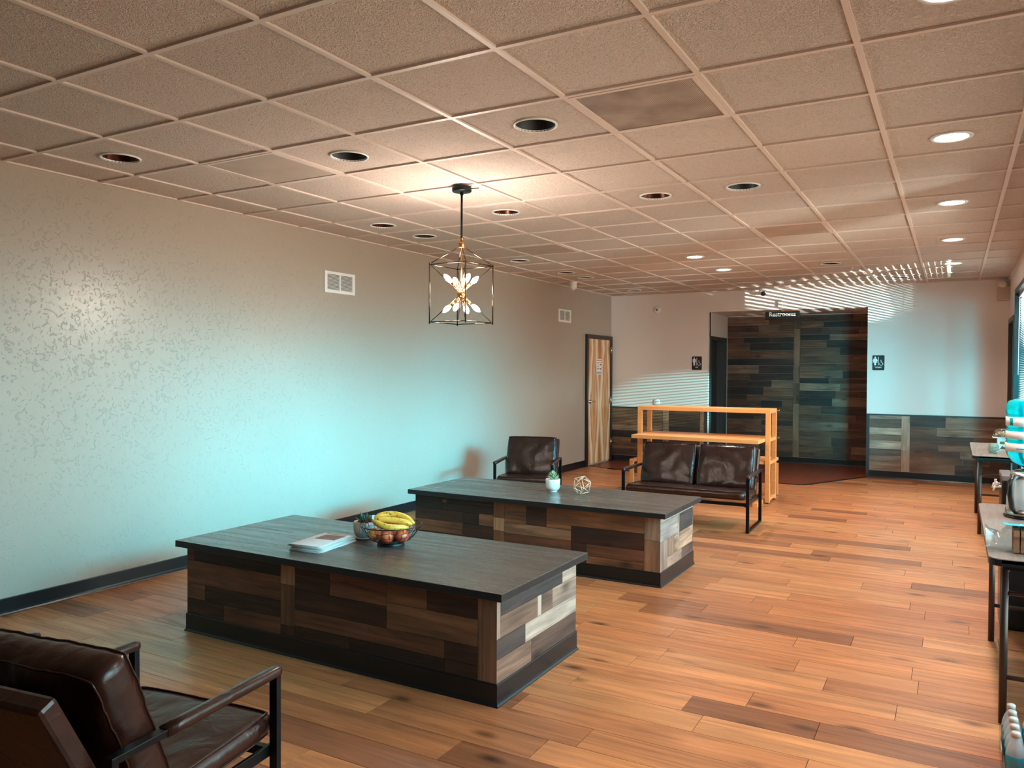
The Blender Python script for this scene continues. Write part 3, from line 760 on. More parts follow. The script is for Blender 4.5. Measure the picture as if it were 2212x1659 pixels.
MB().tube([(0.05, 0.03, 0.0), (0.05, 0.08, 0.03)], 0.012, 8).build('bracket', Mbe, t)

# ------------------------------------------------------------------ SIGNS
Mink = mat('white_lettering', (240, 240, 238), 0.5, var=0.02)
Mblk = mat('black_sign', (10, 11, 12), 0.35, var=0.1)
RX = Matrix.Rotation(PI/2, 4, 'X')
t = thing('restrooms_sign', 'black hanging sign reading Restrooms at the top of the recess opening', 'sign', (-2.243, YB-0.03, 2.335), 0)
MB().bbox(-0.247, 0.247, -0.006, 0.006, -0.065, 0.060, 0.002).build('panel', Mblk, t)
MB().box(-0.235, 0.235, -0.006, 0.0, 0.060, 0.066).box(-0.01, 0.01, -0.004, 0.0, 0.06, 0.09).build('hanging_rail', M_BRASS, t)
text('lettering', 'Restrooms', 0.088, Mink, t, Matrix.Translation((0, -0.0075, 0.012)) @ RX, 0.0012, 0.0022, 0.98)
def shape2(mb, pts, y=-0.0055, th=0.0012):
    mb.prism(pts, lambda u, v: (u, y, v), lambda u, v: (u, y-th, v))
def circ(cx, cz, r, n=16, a0=0, a1=2*PI): return [(cx+r*math.cos(a0+(a1-a0)*k/n), cz+r*math.sin(a0+(a1-a0)*k/n)) for k in range(n)]
def rest_sign(x, z, female, label):
    t = thing('restroom_sign', label, 'sign', (x, YB, z))
    pl = MB(); pts = []
    for cx, cz, a in ((0.066, 0.094, 0), (-0.066, 0.094, PI/2), (-0.066, -0.094, PI), (0.066, -0.094, 1.5*PI)):
        pts += [(cx+0.012*math.cos(a+PI/2*k/5), cz+0.012*math.sin(a+PI/2*k/5)) for k in range(6)]
    pl.prism(pts, lambda u, v: (u, 0, v), lambda u, v: (u, -0.005, v)); pl.build('plate', Mblk, t)
    p = MB(); fx = -0.041
    shape2(p, circ(fx, 0.078, 0.011))
    if female:
        shape2(p, [(fx-0.018, 0.064), (fx+0.018, 0.064), (fx+0.034, 0.026), (fx+0.028, 0.020), (fx+0.020, 0.030), (fx+0.030, 0.002), (fx-0.030, 0.002), (fx-0.020, 0.030), (fx-0.028, 0.020), (fx-0.034, 0.026)])
        shape2(p, [(fx-0.013, 0.002), (fx+0.013, 0.002), (fx+0.012, -0.035), (fx-0.012, -0.035)])
    else:
        shape2(p, [(fx-0.025, 0.064), (fx+0.025, 0.064), (fx+0.025, 0.014), (fx+0.014, 0.014), (fx+0.014, -0.035), (fx-0.014, -0.035), (fx-0.014, 0.014), (fx-0.025, 0.014)])
    shape2(p, [(-0.005, 0.084), (0.003, 0.084), (0.003, -0.035), (-0.005, -0.035)])
    p.build('pictogram', Mink, t)
    w = MB()
    shape2(w, circ(0.033, 0.036, 0.007, 12))
    w.tube([(0.035+0.021*math.cos(a), -0.006, -0.014+0.021*math.sin(a)) for a in [math.radians(140+20*k) for k in range(14)]], 0.0028, 6)
    w.tube([(0.033, -0.006, 0.028), (0.035, -0.006, 0.004), (0.052, -0.006, 0.002), (0.062, -0.006, -0.022), (0.070, -0.006, -0.018)], 0.0032, 6)
    w.tube([(0.034, -0.006, 0.016), (0.047, -0.006, 0.015)], 0.0026, 6)
    w.build('wheelchair_symbol', Mink, t)
    MB().box(-0.062, 0.062, -0.0062, -0.0045, -0.0525, -0.050).build('rule', mat('grey_rule', (140, 140, 140), 0.5, var=.02), t)
    text('lettering', 'WOMEN' if female else 'MEN', 0.021, Mink, t, Matrix.Translation((0, -0.0055, -0.066)) @ RX, 0.0006, 0.0006)
rest_sign(-3.535, 1.621, False, 'black men restroom sign with wheelchair symbol, left of the recess')
rest_sign(-0.936, 1.626, True, 'black women restroom sign with wheelchair symbol, right of the recess')
t = thing('door_notice', 'white notice with red header and black footer on the wooden door', 'sign', (XL+0.021, 11.657, 1.555))
MB().box(0, 0.002, -0.10, 0.10, -0.125, 0.125).build('sheet', mat('paper_white', (240, 238, 236), 0.6, var=.02), t)
Mred = mat('red_print', (190, 60, 46), 0.6, var=.05)
MB().box(0.002, 0.0026, -0.092, 0.092, 0.100, 0.112).box(0.002, 0.0026, -0.092, 0.092, 0.068, 0.076).build('red_header', Mred, t)
MB().box(0.002, 0.0026, -0.092, 0.092, -0.090, -0.078).box(0.002, 0.0026, -0.092, 0.092, -0.115, -0.105).build('black_footer', mat('dark_print', (50, 62, 66), 0.6, var=.05), t)
q = MB(); f0 = lambda u, v: (0.002, u, v); f1 = lambda u, v: (0.0028, u, v)
q.prism([(0.025, 0.024), (0.085, 0.024), (0.062, 0.055), (0.048, 0.055)], f0, f1); q.prism([(0.025, -0.018), (0.085, -0.018), (0.062, -0.050), (0.048, -0.050)], f0, f1)
q.build('red_arrows', Mred, t)
RXY = Matrix.Rotation(PI/2, 4, 'Z') @ Matrix.Rotation(PI/2, 4, 'X')
for s_, z in (('DO', 0.045), ('NOT', 0.008), ('ENTER', -0.032)):
    text('lettering', s_, 0.03, mat('grey_ink', (70, 80, 84), .6, var=.02), t, Matrix.Translation((0.0022, -0.035, z)) @ RXY, 0.0004, 0.0006)

# ------------------------------------------------------------------ PENDANT
t = thing('lantern_pendant', 'open wire cube lantern pendant with glowing bulbs on a black rod', 'pendant light', (-2.905, 4.46, 0))
MB().lathe([(0.0, ZC-0.001), (0.064, ZC-0.001), (0.066, ZC-0.006), (0.066, ZC-0.030), (0.060, ZC-0.034), (0.0, ZC-0.035)], 32).build('canopy', M_BLACKMETAL, t)
MB().tube([(0.06, 0.02, ZC-0.012), (0.105, 0.05, ZC-0.008)], 0.003, 6).build('set_screw', M_BLACKMETAL, t)
MB().tube([(0, 0, 2.375), (0, 0, ZC-0.034)], 0.0075, 12).lathe([(0.012, ZC-0.055), (0.010, ZC-0.033)], 12).build('rod', M_BLACKMETAL, t)
MB().lathe([(0.009, 2.385), (0.009, 2.355), (0.0, 2.355)], 16).lathe([(0.0, 2.355), (0.020, 2.354), (0.021, 2.348), (0.021, 2.322), (0.018, 2.318), (0.0, 2.318)], 20).build('coupler', M_BRASS, t)
pl = bpy.data.lights.new('bulb_light', 'POINT'); pl.energy = 30; pl.color = (1, 0.90, 0.80); pl.shadow_soft_size = 0.07
plo = bpy.data.objects.new('bulb_light', pl); COL.objects.link(plo); plo.parent = t; plo.location = (0, 0, 2.09)
ang = [math.atan2(r2.y, r2.x)+math.radians(11)+k*PI/2 for k in range(4)]
cs = [(0.215*math.cos(a), 0.215*math.sin(a)) for a in ang]
ZT, ZB = 2.200, 1.815
Mcage = mat('dark_bronze_wire', (96, 84, 74), 0.22, 1.0, var=0.3, vscale=20)
for k in range(4):
    a, c = cs[k], cs[(k+1) % 4]
    MB().tube([(*a, ZB-0.012), (*a, ZT+0.012)], 0.0042, 8).build('cage_post', Mcage, t)
    MB().tube([(*a, ZT), (*c, ZT)], 0.0036, 8).build('cage_bar', Mcage, t)
    MB().tube([(*a, ZB), (*c, ZB)], 0.0036, 8).build('cage_bar', Mcage, t)
    MB().tube([(a[0]*0.08, a[1]*0.08, 2.322), (a[0]*0.95, a[1]*0.95, ZT+0.01)], 0.0032, 8).build('hanger', Mcage, t)
    MB().tube([(a[0]*0.95, a[1]*0.95, ZT-0.006), (a[0]*0.12, a[1]*0.12, 2.03)], 0.0026, 6).build('stay', Mcage, t)
    MB().tube([(a[0]*0.95, a[1]*0.95, ZB+0.006), (a[0]*0.12, a[1]*0.12, 1.985)], 0.0026, 6).build('stay', Mcage, t)
MB().tube([(0, 0, 2.04), (0, 0, 2.32)], 0.0055, 10).build('stem', M_BRASS, t)
MB().lathe([(0.0, 2.045), (0.015, 2.043), (0.030, 2.022), (0.034, 2.005), (0.030, 1.988), (0.015, 1.967), (0.0, 1.965)], 24).build('hub', M_BRASS, t)
for k in range(8):
    a = ang[0]+PI/4*k+0.3; upw = k % 2 == 0
    d = Vector((math.cos(a), math.sin(a), 0.95 if upw else -0.85)).normalized()
    o_ = Vector((0, 0, 2.012 if upw else 1.998))
    MB().tube([o_+d*0.025, o_+d*0.070], 0.0045, 8).tube([o_+d*0.068, o_+d*0.105], 0.010, 12).build('socket_arm', M_BRASS, t)
    R = Matrix.Translation(o_+d*0.100) @ d.to_track_quat('Z', 'Y').to_matrix().to_4x4()
    MB().lathe([(0.0, 0.0), (0.010, 0.003), (0.013, 0.014), (0.017, 0.035), (0.014, 0.055), (0.006, 0.070), (0.0, 0.076)], 16, m=R).build('bulb', M_BULB, t)

# ------------------------------------------------------------------ ISLANDS
CH, TAN, LT, BR, DK, DB = (62, 52, 50), (164, 130, 112), (182, 156, 140), (134, 98, 80), (92, 66, 56), (70, 50, 42)  # end faces: lighter board tones, window light included in the colour
MID, MIDT, DRK, VDK = (104, 64, 44), (122, 80, 54), (60, 36, 27), (38, 25, 21)  # front faces: board tones darkened, the shade of that side is in the colour
def island(name_label, x0, x1, y0, y1, front, end):
    t = thing('coffee_table_island', name_label, 'coffee table', (0, 0, 0), 0, 'reclaimed wood coffee table islands')
    MB().box(x0+0.012, x1-0.012, y0+0.012, y1-0.012, 0.0, 0.482).build('carcass', mat('carcass', (40, 32, 28), 0.8, var=.1), t)
    q = MB().bbox(x0-0.045, x1+0.05, y0-0.045, y1+0.04, 0.4835, 0.520, 0.0015).build('tabletop', M_TOP, t)
    q.data.materials.append(M_TOPEDGE)
    for p in q.data.polygons:
        if abs(p.normal.z) < 0.5 and p.area > 0.01: p.material_index = 1
    Pf = lambda u, w, d: (u, y0+0.012-d, w)
    Pe = lambda u, w, d: (x1-0.012+d, u, w)
    Pbk = lambda u, w, d: (u, y1-0.012+d, w)
    Pl = lambda u, w, d: (x0+0.012-d, u, w)
    for (u0, u1, za, zb, c, *ax) in front: board(ax[0] if ax else 'x', t, Pf, u0, u1, za, zb, c, 0.012)
    for (u0, u1, za, zb, c, *ax) in end: board(ax[0] if ax else 'y', t, Pe, u0, u1, za, zb, c, 0.012)
    rr = random.Random(5)
    fill('x', t, Pbk, x0, x1, 0.10, 0.482, rr); fill('y', t, Pl, y0, y1, 0.10, 0.482, rr)
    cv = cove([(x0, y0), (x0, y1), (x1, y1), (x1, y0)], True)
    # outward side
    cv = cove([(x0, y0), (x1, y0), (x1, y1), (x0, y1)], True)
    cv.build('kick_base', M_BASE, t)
    return t
f1 = [(-3.80,-3.50,.10,.19,DRK),(-3.50,-3.068,.10,.19,MID),(-3.80,-3.65,.19,.278,MIDT),(-3.65,-3.068,.19,.278,DRK),(-3.80,-3.068,.278,.408,MID),(-3.80,-3.74,.408,.482,MID),(-3.74,-3.068,.408,.482,VDK),
      (-3.068,-2.965,.10,.155,DRK,'z'),(-3.068,-2.965,.155,.37,MIDT,'z'),(-3.068,-2.965,.37,.482,(150,110,84),'z'),
      (-2.965,-2.60,.10,.165,DRK),(-2.60,-2.03,.10,.165,VDK),(-2.03,-1.85,.10,.165,DRK),(-2.965,-2.03,.165,.25,MID),(-2.03,-1.85,.165,.25,DRK),(-2.965,-2.366,.25,.355,DRK),(-2.366,-1.85,.25,.375,MIDT),
      (-2.965,-2.728,.355,.482,DRK),(-2.728,-2.366,.355,.482,MID),(-2.366,-2.129,.375,.482,MIDT),(-2.129,-1.85,.375,.482,DRK),(-1.85,-1.75,.10,.482,(122,84,62),'z')]
e1 = [(2.985,3.017,.298,.482,TAN,'z'),(3.017,3.652,.397,.482,CH),(3.652,3.82,.397,.482,TAN),
      (3.017,3.376,.298,.397,BR),(3.376,3.416,.298,.397,LT,'z'),(3.416,3.537,.298,.397,BR),(3.537,3.82,.298,.397,TAN),
      (2.985,3.251,.207,.298,CH),(3.251,3.82,.207,.298,LT),(2.985,3.313,.10,.207,BR),(3.313,3.82,.10,.207,DK)]
f2 = [(-3.83,-3.566,.374,.482,VDK),(-3.566,-3.523,.43,.46,MIDT),(-3.566,-3.087,.374,.43,VDK),(-3.566,-3.087,.46,.482,VDK),(-3.523,-3.087,.43,.46,VDK),(-3.83,-3.37,.285,.374,DRK),(-3.37,-3.22,.285,.374,VDK),(-3.22,-3.087,.285,.374,MIDT),
      (-3.83,-3.37,.19,.285,MIDT),(-3.37,-3.087,.19,.285,DRK),(-3.83,-3.087,.10,.19,DRK),
      (-3.087,-2.99,.10,.26,MIDT,'z'),(-3.087,-2.99,.26,.36,(150,112,84),'z'),(-3.087,-2.99,.36,.482,MID,'z'),
      (-2.99,-2.798,.33,.482,MIDT),(-2.798,-2.629,.33,.482,DRK),(-2.629,-1.866,.36,.482,MIDT),(-2.99,-2.427,.25,.33,(126,94,70)),(-2.629,-2.427,.33,.36,MIDT),(-2.427,-1.866,.24,.36,DRK),
      (-2.99,-2.427,.175,.25,MID),(-2.99,-2.305,.10,.175,DRK),(-2.427,-2.305,.175,.24,DRK),(-2.305,-1.866,.155,.24,MID),(-2.305,-1.866,.10,.155,MIDT),
      (-1.866,-1.75,.32,.482,(140,110,90),'z'),(-1.866,-1.75,.10,.32,(128,92,68),'z')]
e2 = [(5.205,5.97,.445,.482,LT),(5.205,5.60,.31,.445,(160,140,130)),(5.60,5.635,.25,.445,LT,'z'),(5.635,5.97,.31,.445,CH),(5.205,5.364,.10,.31,TAN,'z'),(5.364,5.515,.18,.31,BR,'z'),(5.515,5.60,.18,.31,(186,144,116)),
      (5.60,5.635,.18,.25,TAN,'z'),(5.635,5.97,.18,.31,(186,144,116)),(5.364,5.70,.10,.18,TAN),(5.70,5.97,.10,.18,DK)]
island('near reclaimed wood coffee table island with fruit bowl and newspapers on top', -3.80, -1.75, 2.985, 3.82, f1, e1)
island('far reclaimed wood coffee table island holding the geometric ornament', -3.83, -1.75, 5.205, 5.985, f2, e2)

# ------------------------------------------------------------------ SEATING
def cushion(w, d, t_, seed, nx=26, ny=20, puff=1.0, wrinkle=0.006):
    """box cushion lying in xy (w by d), thickness t_, crowned and wrinkled"""
    vs = []; idx = {}; fs = []
    def P(i, j, s):
        u = -1+2*i/nx; v = -1+2*j/ny
        # rounded corners in plan
        k = 0.10
        x = u*w/2*(1-0.03*abs(v)**6); y = v*d/2*(1-0.03*abs(u)**6)
        e = (1-abs(u)**7)*(1-abs(v)**7)
        h = t_*0.5*(0.68+0.32*puff*(1-u*u)**0.4*(1-v*v)**0.4)
        ew = max(abs(u), abs(v))
        wr = noise.noise(Vector((x*9+seed, y*9, s*3)))*wrinkle*2
        rad = math.atan2(v, u)
        wr += wrinkle*0.9*math.sin(rad*30+noise.noise(Vector((u*2, v*2, seed)))*9)*max(0, ew-0.55)*1.6
        return Vector((x, y, s*(h+wr*(1 if ew < 0.999 else 0.4))))
    top = {}; bot = {}
    for i in range(nx+1):
        for j in range(ny+1):
            top[i, j] = len(vs); vs.append(P(i, j, 1)); bot[i, j] = len(vs); vs.append(P(i, j, -1))
    for i in range(nx):
        for j in range(ny):
            fs.append((top[i, j], top[i+1, j], top[i+1, j+1], top[i, j+1])); fs.append((bot[i, j], bot[i, j+1], bot[i+1, j+1], bot[i+1, j]))
    ring = [(i, 0) for i in range(nx)]+[(nx, j) for j in range(ny)]+[(i, ny) for i in range(nx, 0, -1)]+[(0, j) for j in range(ny, 0, -1)]
    n = len(ring)
    mids = []
    for (i, j) in ring:
        a = vs[top[i, j]]; b_ = vs[bot[i, j]]; c = (a+b_)/2
        o = Vector((c.x/(w/2), c.y/(d/2), 0)); o = Vector((round(o.x*0.52), round(o.y*0.52), 0))
        mids.append([a.lerp(b_, 0.2)+o*0.010, c+o*(0.014+0.003*math.sin(i*1.7+j*2.3+seed)), a.lerp(b_, 0.8)+o*0.010])
    base = len(vs)
    for q in mids: vs += q
    for k in range(n):
        k2 = (k+1) % n; (i, j), (i2, j2) = ring[k], ring[k2]
        c0 = [top[i, j], base+3*k, base+3*k+1, base+3*k+2, bot[i, j]]; c1 = [top[i2, j2], base+3*k2, base+3*k2+1, base+3*k2+2, bot[i2, j2]]
        for q in range(4): fs.append((c0[q], c0[q+1], c1[q+1], c1[q]))
    pip = [[vs[top[p]]+Vector((0, 0, 0.002)) for p in ring], [vs[bot[p]]-Vector((0, 0, 0.002)) for p in ring]]
    return vs, fs, pip
def place_cushion(name, w, d, t_, seed, M_, parent, **kw):
    vs, fs, pip = cushion(w, d, t_, seed, **kw)
    o = MB().add([M_ @ v for v in vs], fs, True).build(name, M_LEATHER, parent)
    mb = MB()
    for p in pip: mb.tube([M_ @ v for v in p], 0.0035, 5, closed=True)
    mb.build('piping', M_LEATHER, o)
    return o
def seat(width, label, cat, name, loc, rz, ncush, group=None, seed=1, lean=0.0):
    t = thing(name, label, cat, loc, rz, group)
    w = width; D = 0.325; bw, bt = 0.030, 0.022
    for s in (-1, 1):
        xo, xi = s*w/2, s*(w/2-bw); xa, xb = min(xo, xi), max(xo, xi)
        q = MB(); b_ = 0.002
        q.bbox(xa, xb, -D, -D+bt, 0.0, 0.525, b_); q.bbox(xa, xb, D-bt, D, 0.0, 0.525, b_)
        q.bbox(xa, xb, -D+bt-0.001, D-bt+0.001, 0.003, 0.021, b_); q.bbox(xa, xb, -D+bt-0.001, D-bt+0.001, 0.505, 0.525, b_)
        q.build('arm_frame', M_BLACKMETAL, t)
        # leather sleeve on the front of the arm
        pts = []; n = 12; xm = (xa+xb)/2
        ys = [-D-0.001, -D+0.01, -D+0.12, -D+0.25, -D+0.40, -D+0.47]
        rs = [0.9, 1.0, 1.03, 0.98, 1.02, 0.96]
        ring = []
        for k_ in range(n):
            a = 2*PI*k_/n; ring.append((math.copysign(abs(math.cos(a))**0.6, math.cos(a))*0.0205, math.copysign(abs(math.sin(a))**0.6, math.sin(a))*0.0165))
        vs = [(xm+rx_*r_, y_, 0.516+rz_*r_) for y_, r_ in zip(ys, rs) for rx_, rz_ in ring]
        fs = [(i*n+k_, i*n+(k_+1) % n, (i+1)*n+(k_+1) % n, (i+1)*n+k_) for i in range(len(ys)-1) for k_ in range(n)]
        fs += [tuple(range(n)), tuple((len(ys)-1)*n+k_ for k_ in range(n))]
        MB().add(vs, fs, True).build('arm_pad', M_LEATHER, t)
        q = MB(); q.bbox(min(s*(w/2-bw), s*(w/2-bw-0.012)), max(s*(w/2-bw), s*(w/2-bw-0.012)), -D+0.004, D-0.004, 0.240, 0.278, 0.002)
        q.build('side_rail', M_BLACKMETAL, t)
        MB().tube([(s*(w/2-bw-0.012), -D+0.045, 0.259), (s*(w/2-bw-0.017), -D+0.045, 0.259)], 0.009, 10).tube([(s*(w/2-bw-0.012), D-0.045, 0.259), (s*(w/2-bw-0.017), D-0.045, 0.259)], 0.009, 10).build('bolt', M_BLACKMETAL, t)
    iw = w-2*bw-0.028
    MB().bbox(-iw/2, iw/2, -D+0.01, -D+0.035, 0.245, 0.275, 0.002).build('cross_rail', M_BLACKMETAL, t)
    MB().bbox(-iw/2, iw/2, D-0.06, D-0.035, 0.245, 0.275, 0.002).build('cross_rail', M_BLACKMETAL, t)
    Ms = Matrix.Translation((0, -0.035, 0.325)) @ Matrix.Rotation(math.radians(-3), 4, 'X')
    place_cushion('seat_cushion', iw+0.004, 0.585, 0.095, seed, Ms, t, puff=0.35, wrinkle=0.0015)
    # back panel: leans back behind the loose cushions
    Mb = Matrix.Translation((0, 0.225, 0.30)) @ Matrix.Rotation(math.radians(-27), 4, 'X')
    q = MB().bbox(-iw/2, iw/2, -0.0, 0.055, 0.0, 0.475, 0.012, Mb); q.build('back_panel', M_LEATHER, t)
    cw = (iw+0.02)/ncush
    for k_ in range(ncush):
        xc = -iw/2-0.01+cw*(k_+0.5)
        Mc = Matrix.Translation((xc, 0.205, 0.535)) @ Matrix.Rotation(math.radians(-21), 4, 'X') @ Matrix.Rotation(PI/2, 4, 'X')
        place_cushion('back_cushion', min(cw-0.006, 0.535), 0.43, 0.150, seed+5*k_, Mc, t, puff=1.0, wrinkle=0.006)
    return t
seat(0.640, 'brown leather armchair at the bottom left corner, cut off by the frame, seen from behind', 'armchair', 'armchair', (-2.165, 1.478, 0), PI+math.radians(7.5), 1, 'brown leather armchairs', 1)
seat(0.640, 'brown leather armchair hidden behind the nearest one, only its arm end showing', 'armchair', 'armchair', (-3.165, 1.275, 0), PI+math.radians(7.5), 1, 'brown leather armchairs', 2)
seat(0.640, 'brown leather armchair facing us by the far end of the textured wall', 'armchair', 'armchair', (-4.02, 7.52, 0), math.radians(18), 1, 'brown leather armchairs', 3)
seat(1.235, 'two-seat brown leather sofa with black metal arms in front of the wooden shelf', 'sofa', 'leather_sofa', (-2.255, 7.655, 0), math.radians(1.8), 2, None, 4)

# ------------------------------------------------------------------ WOODEN SHELF DESK
t = thing('tall_shelf_desk', 'light wood open desk with raised top shelf standing behind the sofa', 'shelf', (0, 0, 0))
px0, px1, py0, py1 = -3.37, -1.80, 9.13, 9.52
for x in (px0, px1-0.05):
    for y in (py0, py1-0.05):
        MB().bbox(x, x+0.05, y, y+0.05, 0.012, 1.02, 0.002).build('post', M_LIGHTWOOD, t)
        MB().lathe([(0.03, 0), (0.03, 0.008), (0.01, 0.012), (0, 0.012)], 14, c=(x+0.025, y+0.025, 0)).build('foot', M_BLACKPL, t)
MB().bbox(px0, px1, py0, py1, 1.02, 1.065, 0.002).build('top_shelf', M_LIGHTWOOD, t)
MB().bbox(px0+0.052, px1-0.052, 8.78, 9.50, 0.70, 0.742, 0.002).build('desk_board', M_LIGHTWOOD, t)
MB().bbox(px0+0.052, px1-0.052, py0+0.02, 9.50, 0.44, 0.475, 0.002).build('lower_shelf', M_LIGHTWOOD, t)
for x in (px0+0.003, px1-0.047):
    for z in (0.70, 0.44, 0.03):
        MB().bbox(x, x+0.044, py0+0.05, py1-0.05, z, z+0.04, 0.002).build('side_rail', M_LIGHTWOOD, t)
for z in (1.04, 0.72):
    MB().tube([(px1, py1-0.025, z), (px1+0.03, py1-0.025, z), (px1+0.03, py1-0.025, z+0.015)], 0.004, 6).build('hook', M_STEEL, t)
t = thing('low_wooden_rack', 'low light wood rack tucked under the taller desk', 'shelf', (0, 0, 0))
lx0, lx1, ly0, ly1 = -3.43, -1.86, 8.82, 9.86
for (x, y) in ((lx0, 9.02), (lx0, ly1-0.045), (lx1-0.045+0.02, ly1-0.045)):
    MB().bbox(x, x+0.045, y, y+0.045, 0.008, 0.39, 0.002).build('post', M_LIGHTWOOD, t)
MB().bbox(lx0, px0-0.004, 9.02, ly1, 0.39, 0.425, 0.002).build('side_board', M_LIGHTWOOD, t)
MB().bbox(lx0, lx1+0.02, ly1-0.33, ly1, 0.425, 0.46, 0.002).build('top_board', M_LIGHTWOOD, t)
MB().bbox(lx1-0.06, lx1-0.005, ly0, 9.75, 0.0, 0.045, 0.002).build('floor_beam', M_LIGHTWOOD, t)
MB().bbox(lx0, lx1, ly1-0.045, ly1, 0.0, 0.045, 0.002).build('floor_beam', M_LIGHTWOOD, t)

# ------------------------------------------------------------------ TABLETOP OBJECTS
TZ = 0.5202
# newspapers
Mpaper = mat('newsprint', (214, 204, 198), 0.8, var=0.06, vscale=30)
def newsprint():
    m, N, L, b = new_mat('printed_newsprint')
    tc = N.new('ShaderNodeTexCoord'); br = N.new('ShaderNodeTexBrick'); br.inputs['Scale'].default_value = 1
    br.inputs['Brick Width'].default_value = 0.045; br.inputs['Row Height'].default_value = 0.006; br.inputs['Mortar Size'].default_value = 0.0022; br.offset = 0.0
    br.inputs['Color1'].default_value = (*s2l((150, 142, 138)), 1); br.inputs['Color2'].default_value = (*s2l((176, 168, 163)), 1); br.inputs['Mortar'].default_value = (*s2l((226, 218, 212)), 1)
    L.new(tc.outputs['Object'], br.inputs['Vector']); L.new(br.outputs['Color'], b.inputs['Base Color']); b.inputs['Roughness'].default_value = 0.8
    return m
Mprint = newsprint()
def newspaper(z, dx, dy, rz, label, photo, w=0.20, l=0.335, sheets=3, th=0.0016):
    t = thing('folded_newspaper', label, 'newspaper', (-3.035+dx, 3.262+dy, z), rz, 'folded newspapers on the near table')
    for k in range(sheets):
        # a folded sheet: U section with rounded spine on the +x side, free ends splayed on the -y end
        z0 = k*th*1.9; r = th*0.55; prof = []
        pts = []
        n = 10
        mb = MB(); vs = []
        cols = 12
        for i in range(cols+1):
            y = -l/2+l*i/cols
            curl = 0.003*max(0, (0.15-i/cols)/0.15)**2*(k*0.6+0.4)
            sec = [(-w/2-0.004*k*0, z0), (0, z0), (w/2-0.002, z0), (w/2+0.001, z0+r), (w/2-0.002, z0+th), (0, z0+th), (-w/2+0.002*k, z0+th)]
            vs += [(x_+0.002*math.sin(i+k), y, zz+curl) for x_, zz in sec]
        m_ = 7; fs = []
        for i in range(cols):
            for j in range(m_-1): fs.append((i*m_+j, i*m_+j+1, (i+1)*m_+j+1, (i+1)*m_+j))
            fs.append((i*m_+m_-1, i*m_, (i+1)*m_, (i+1)*m_+m_-1))
        fs += [tuple(range(m_)), tuple(cols*m_+j for j in range(m_-1, -1, -1))]
        mb.add(vs, fs, True).build('sheet', Mprint if k == sheets-1 else Mpaper, t)
    zt = (sheets-1)*th*1.9+th
    if photo:
        mp_ = mat('printed_photo', (126, 92, 80), 0.7, var=0.6, vscale=28)
        MB().box(-0.055, 0.075, 0.015, 0.125, zt+0.0002, zt+0.0008).build('printed_photo', mp_, t)
        MB().box(-0.06, 0.07, 0.14, 0.150, zt+0.0002, zt+0.0006).build('headline', mat('ink', (110, 104, 102), .8, var=.3, vscale=80), t)
    return t
RZN = math.radians(7)
newspaper(TZ, 0.010, 0.0, RZN-0.02, 'bottom folded newspaper of the stack on the near table', False)
newspaper(TZ+0.0118, 0.004, 0.006, RZN+0.03, 'middle folded newspaper of the stack on the near table', False)
newspaper(TZ+0.0236, -0.006, -0.002, RZN, 'topmost folded newspaper with a brown printed photo', True)

# succulents
Mceramic = mat('ribbed_ceramic', (196, 184, 178), 0.45, var=0.04)
Mceramic2 = mat('white_ceramic', (226, 222, 218), 0.25, var=0.03)
Msoil = mat('soil', (52, 36, 28), 0.9, bump=(120, 0.8, 0.004), var=0.3, vscale=60)
def leafmat(n, a, b_):
    m, N, L, bs = new_mat(n); tc = N.new('ShaderNodeTexCoord'); nz = N.new('ShaderNodeTexNoise'); nz.inputs['Scale'].default_value = 30
    r = N.new('ShaderNodeValToRGB'); e = r.color_ramp.elements; e[0].position = .35; e[0].color = (*s2l(a), 1); e[1].position = .7; e[1].color = (*s2l(b_), 1)
    L.new(tc.outputs['Object'], nz.inputs['Vector']); L.new(nz.outputs['Fac'], r.inputs[0]); L.new(r.outputs[0], bs.inputs['Base Color']); bs.inputs['Roughness'].default_value = 0.5
    return m
def leaf(mb, base, az, el, ln, wd, curl=0.3):
    """pointed fleshy leaf"""
    n = 7; vs = []; m_ = 6
    d = Vector((math.cos(az), math.sin(az), 0)); sd = Vector((-math.sin(az), math.cos(az), 0))
    p = Vector(base)
    for i in range(n+1):
        tt = i/n; e_ = el+curl*tt
        dirv = d*math.cos(e_)+Vector((0, 0, 1))*math.sin(e_)
        if i: p = p+dirv*ln/n
        w_ = wd*math.sin(PI*min(1, 0.16+0.84*tt))**0.8*(1-0.25*tt)+0.0003
        nrm = dirv.cross(sd)*-1
        for k in range(m_):
            a = 2*PI*k/m_; vs.append(p+sd*w_*math.cos(a)+nrm*w_*0.35*math.sin(a))
    fs = [(i*m_+k, i*m_+(k+1) % m_, (i+1)*m_+(k+1) % m_, (i+1)*m_+k) for i in range(n) for k in range(m_)]
    fs += [tuple(range(m_-1, -1, -1)), tuple(n*m_+k for k in range(m_))]
    mb.add(vs, fs, True)
t = thing('potted_succulent', 'dark green succulent in a ribbed grey pot beside the fruit bowl', 'plant', (-2.955, 3.530, TZ))
MB().lathe([(0.0, 0.0), (0.050, 0.0), (0.058, 0.006), (0.058, 0.010), (0.0, 0.010)], 40).build('saucer', Mceramic, t)
MB().lathe([(0.0, 0.010), (0.046, 0.010), (0.056, 0.020), (0.064, 0.045), (0.067, 0.075), (0.065, 0.096), (0.063, 0.100), (0.057, 0.100), (0.056, 0.092), (0.0, 0.090)], 96, flute=24, fl=0.022).build('pot', Mceramic, t)
MB().lathe([(0.0, 0.094), (0.054, 0.0925), (0.054, 0.088), (0.0, 0.088)], 24).build('soil', Msoil, t)
rs_ = random.Random(4); lf = MB()
for k in range(26):
    ring_ = k/26; leaf(lf, (rs_.uniform(-.02, .02), rs_.uniform(-.02, .02), 0.093), k*2.4, 0.25+1.1*ring_, 0.045+0.02*rs_.random(), 0.009, 0.35)
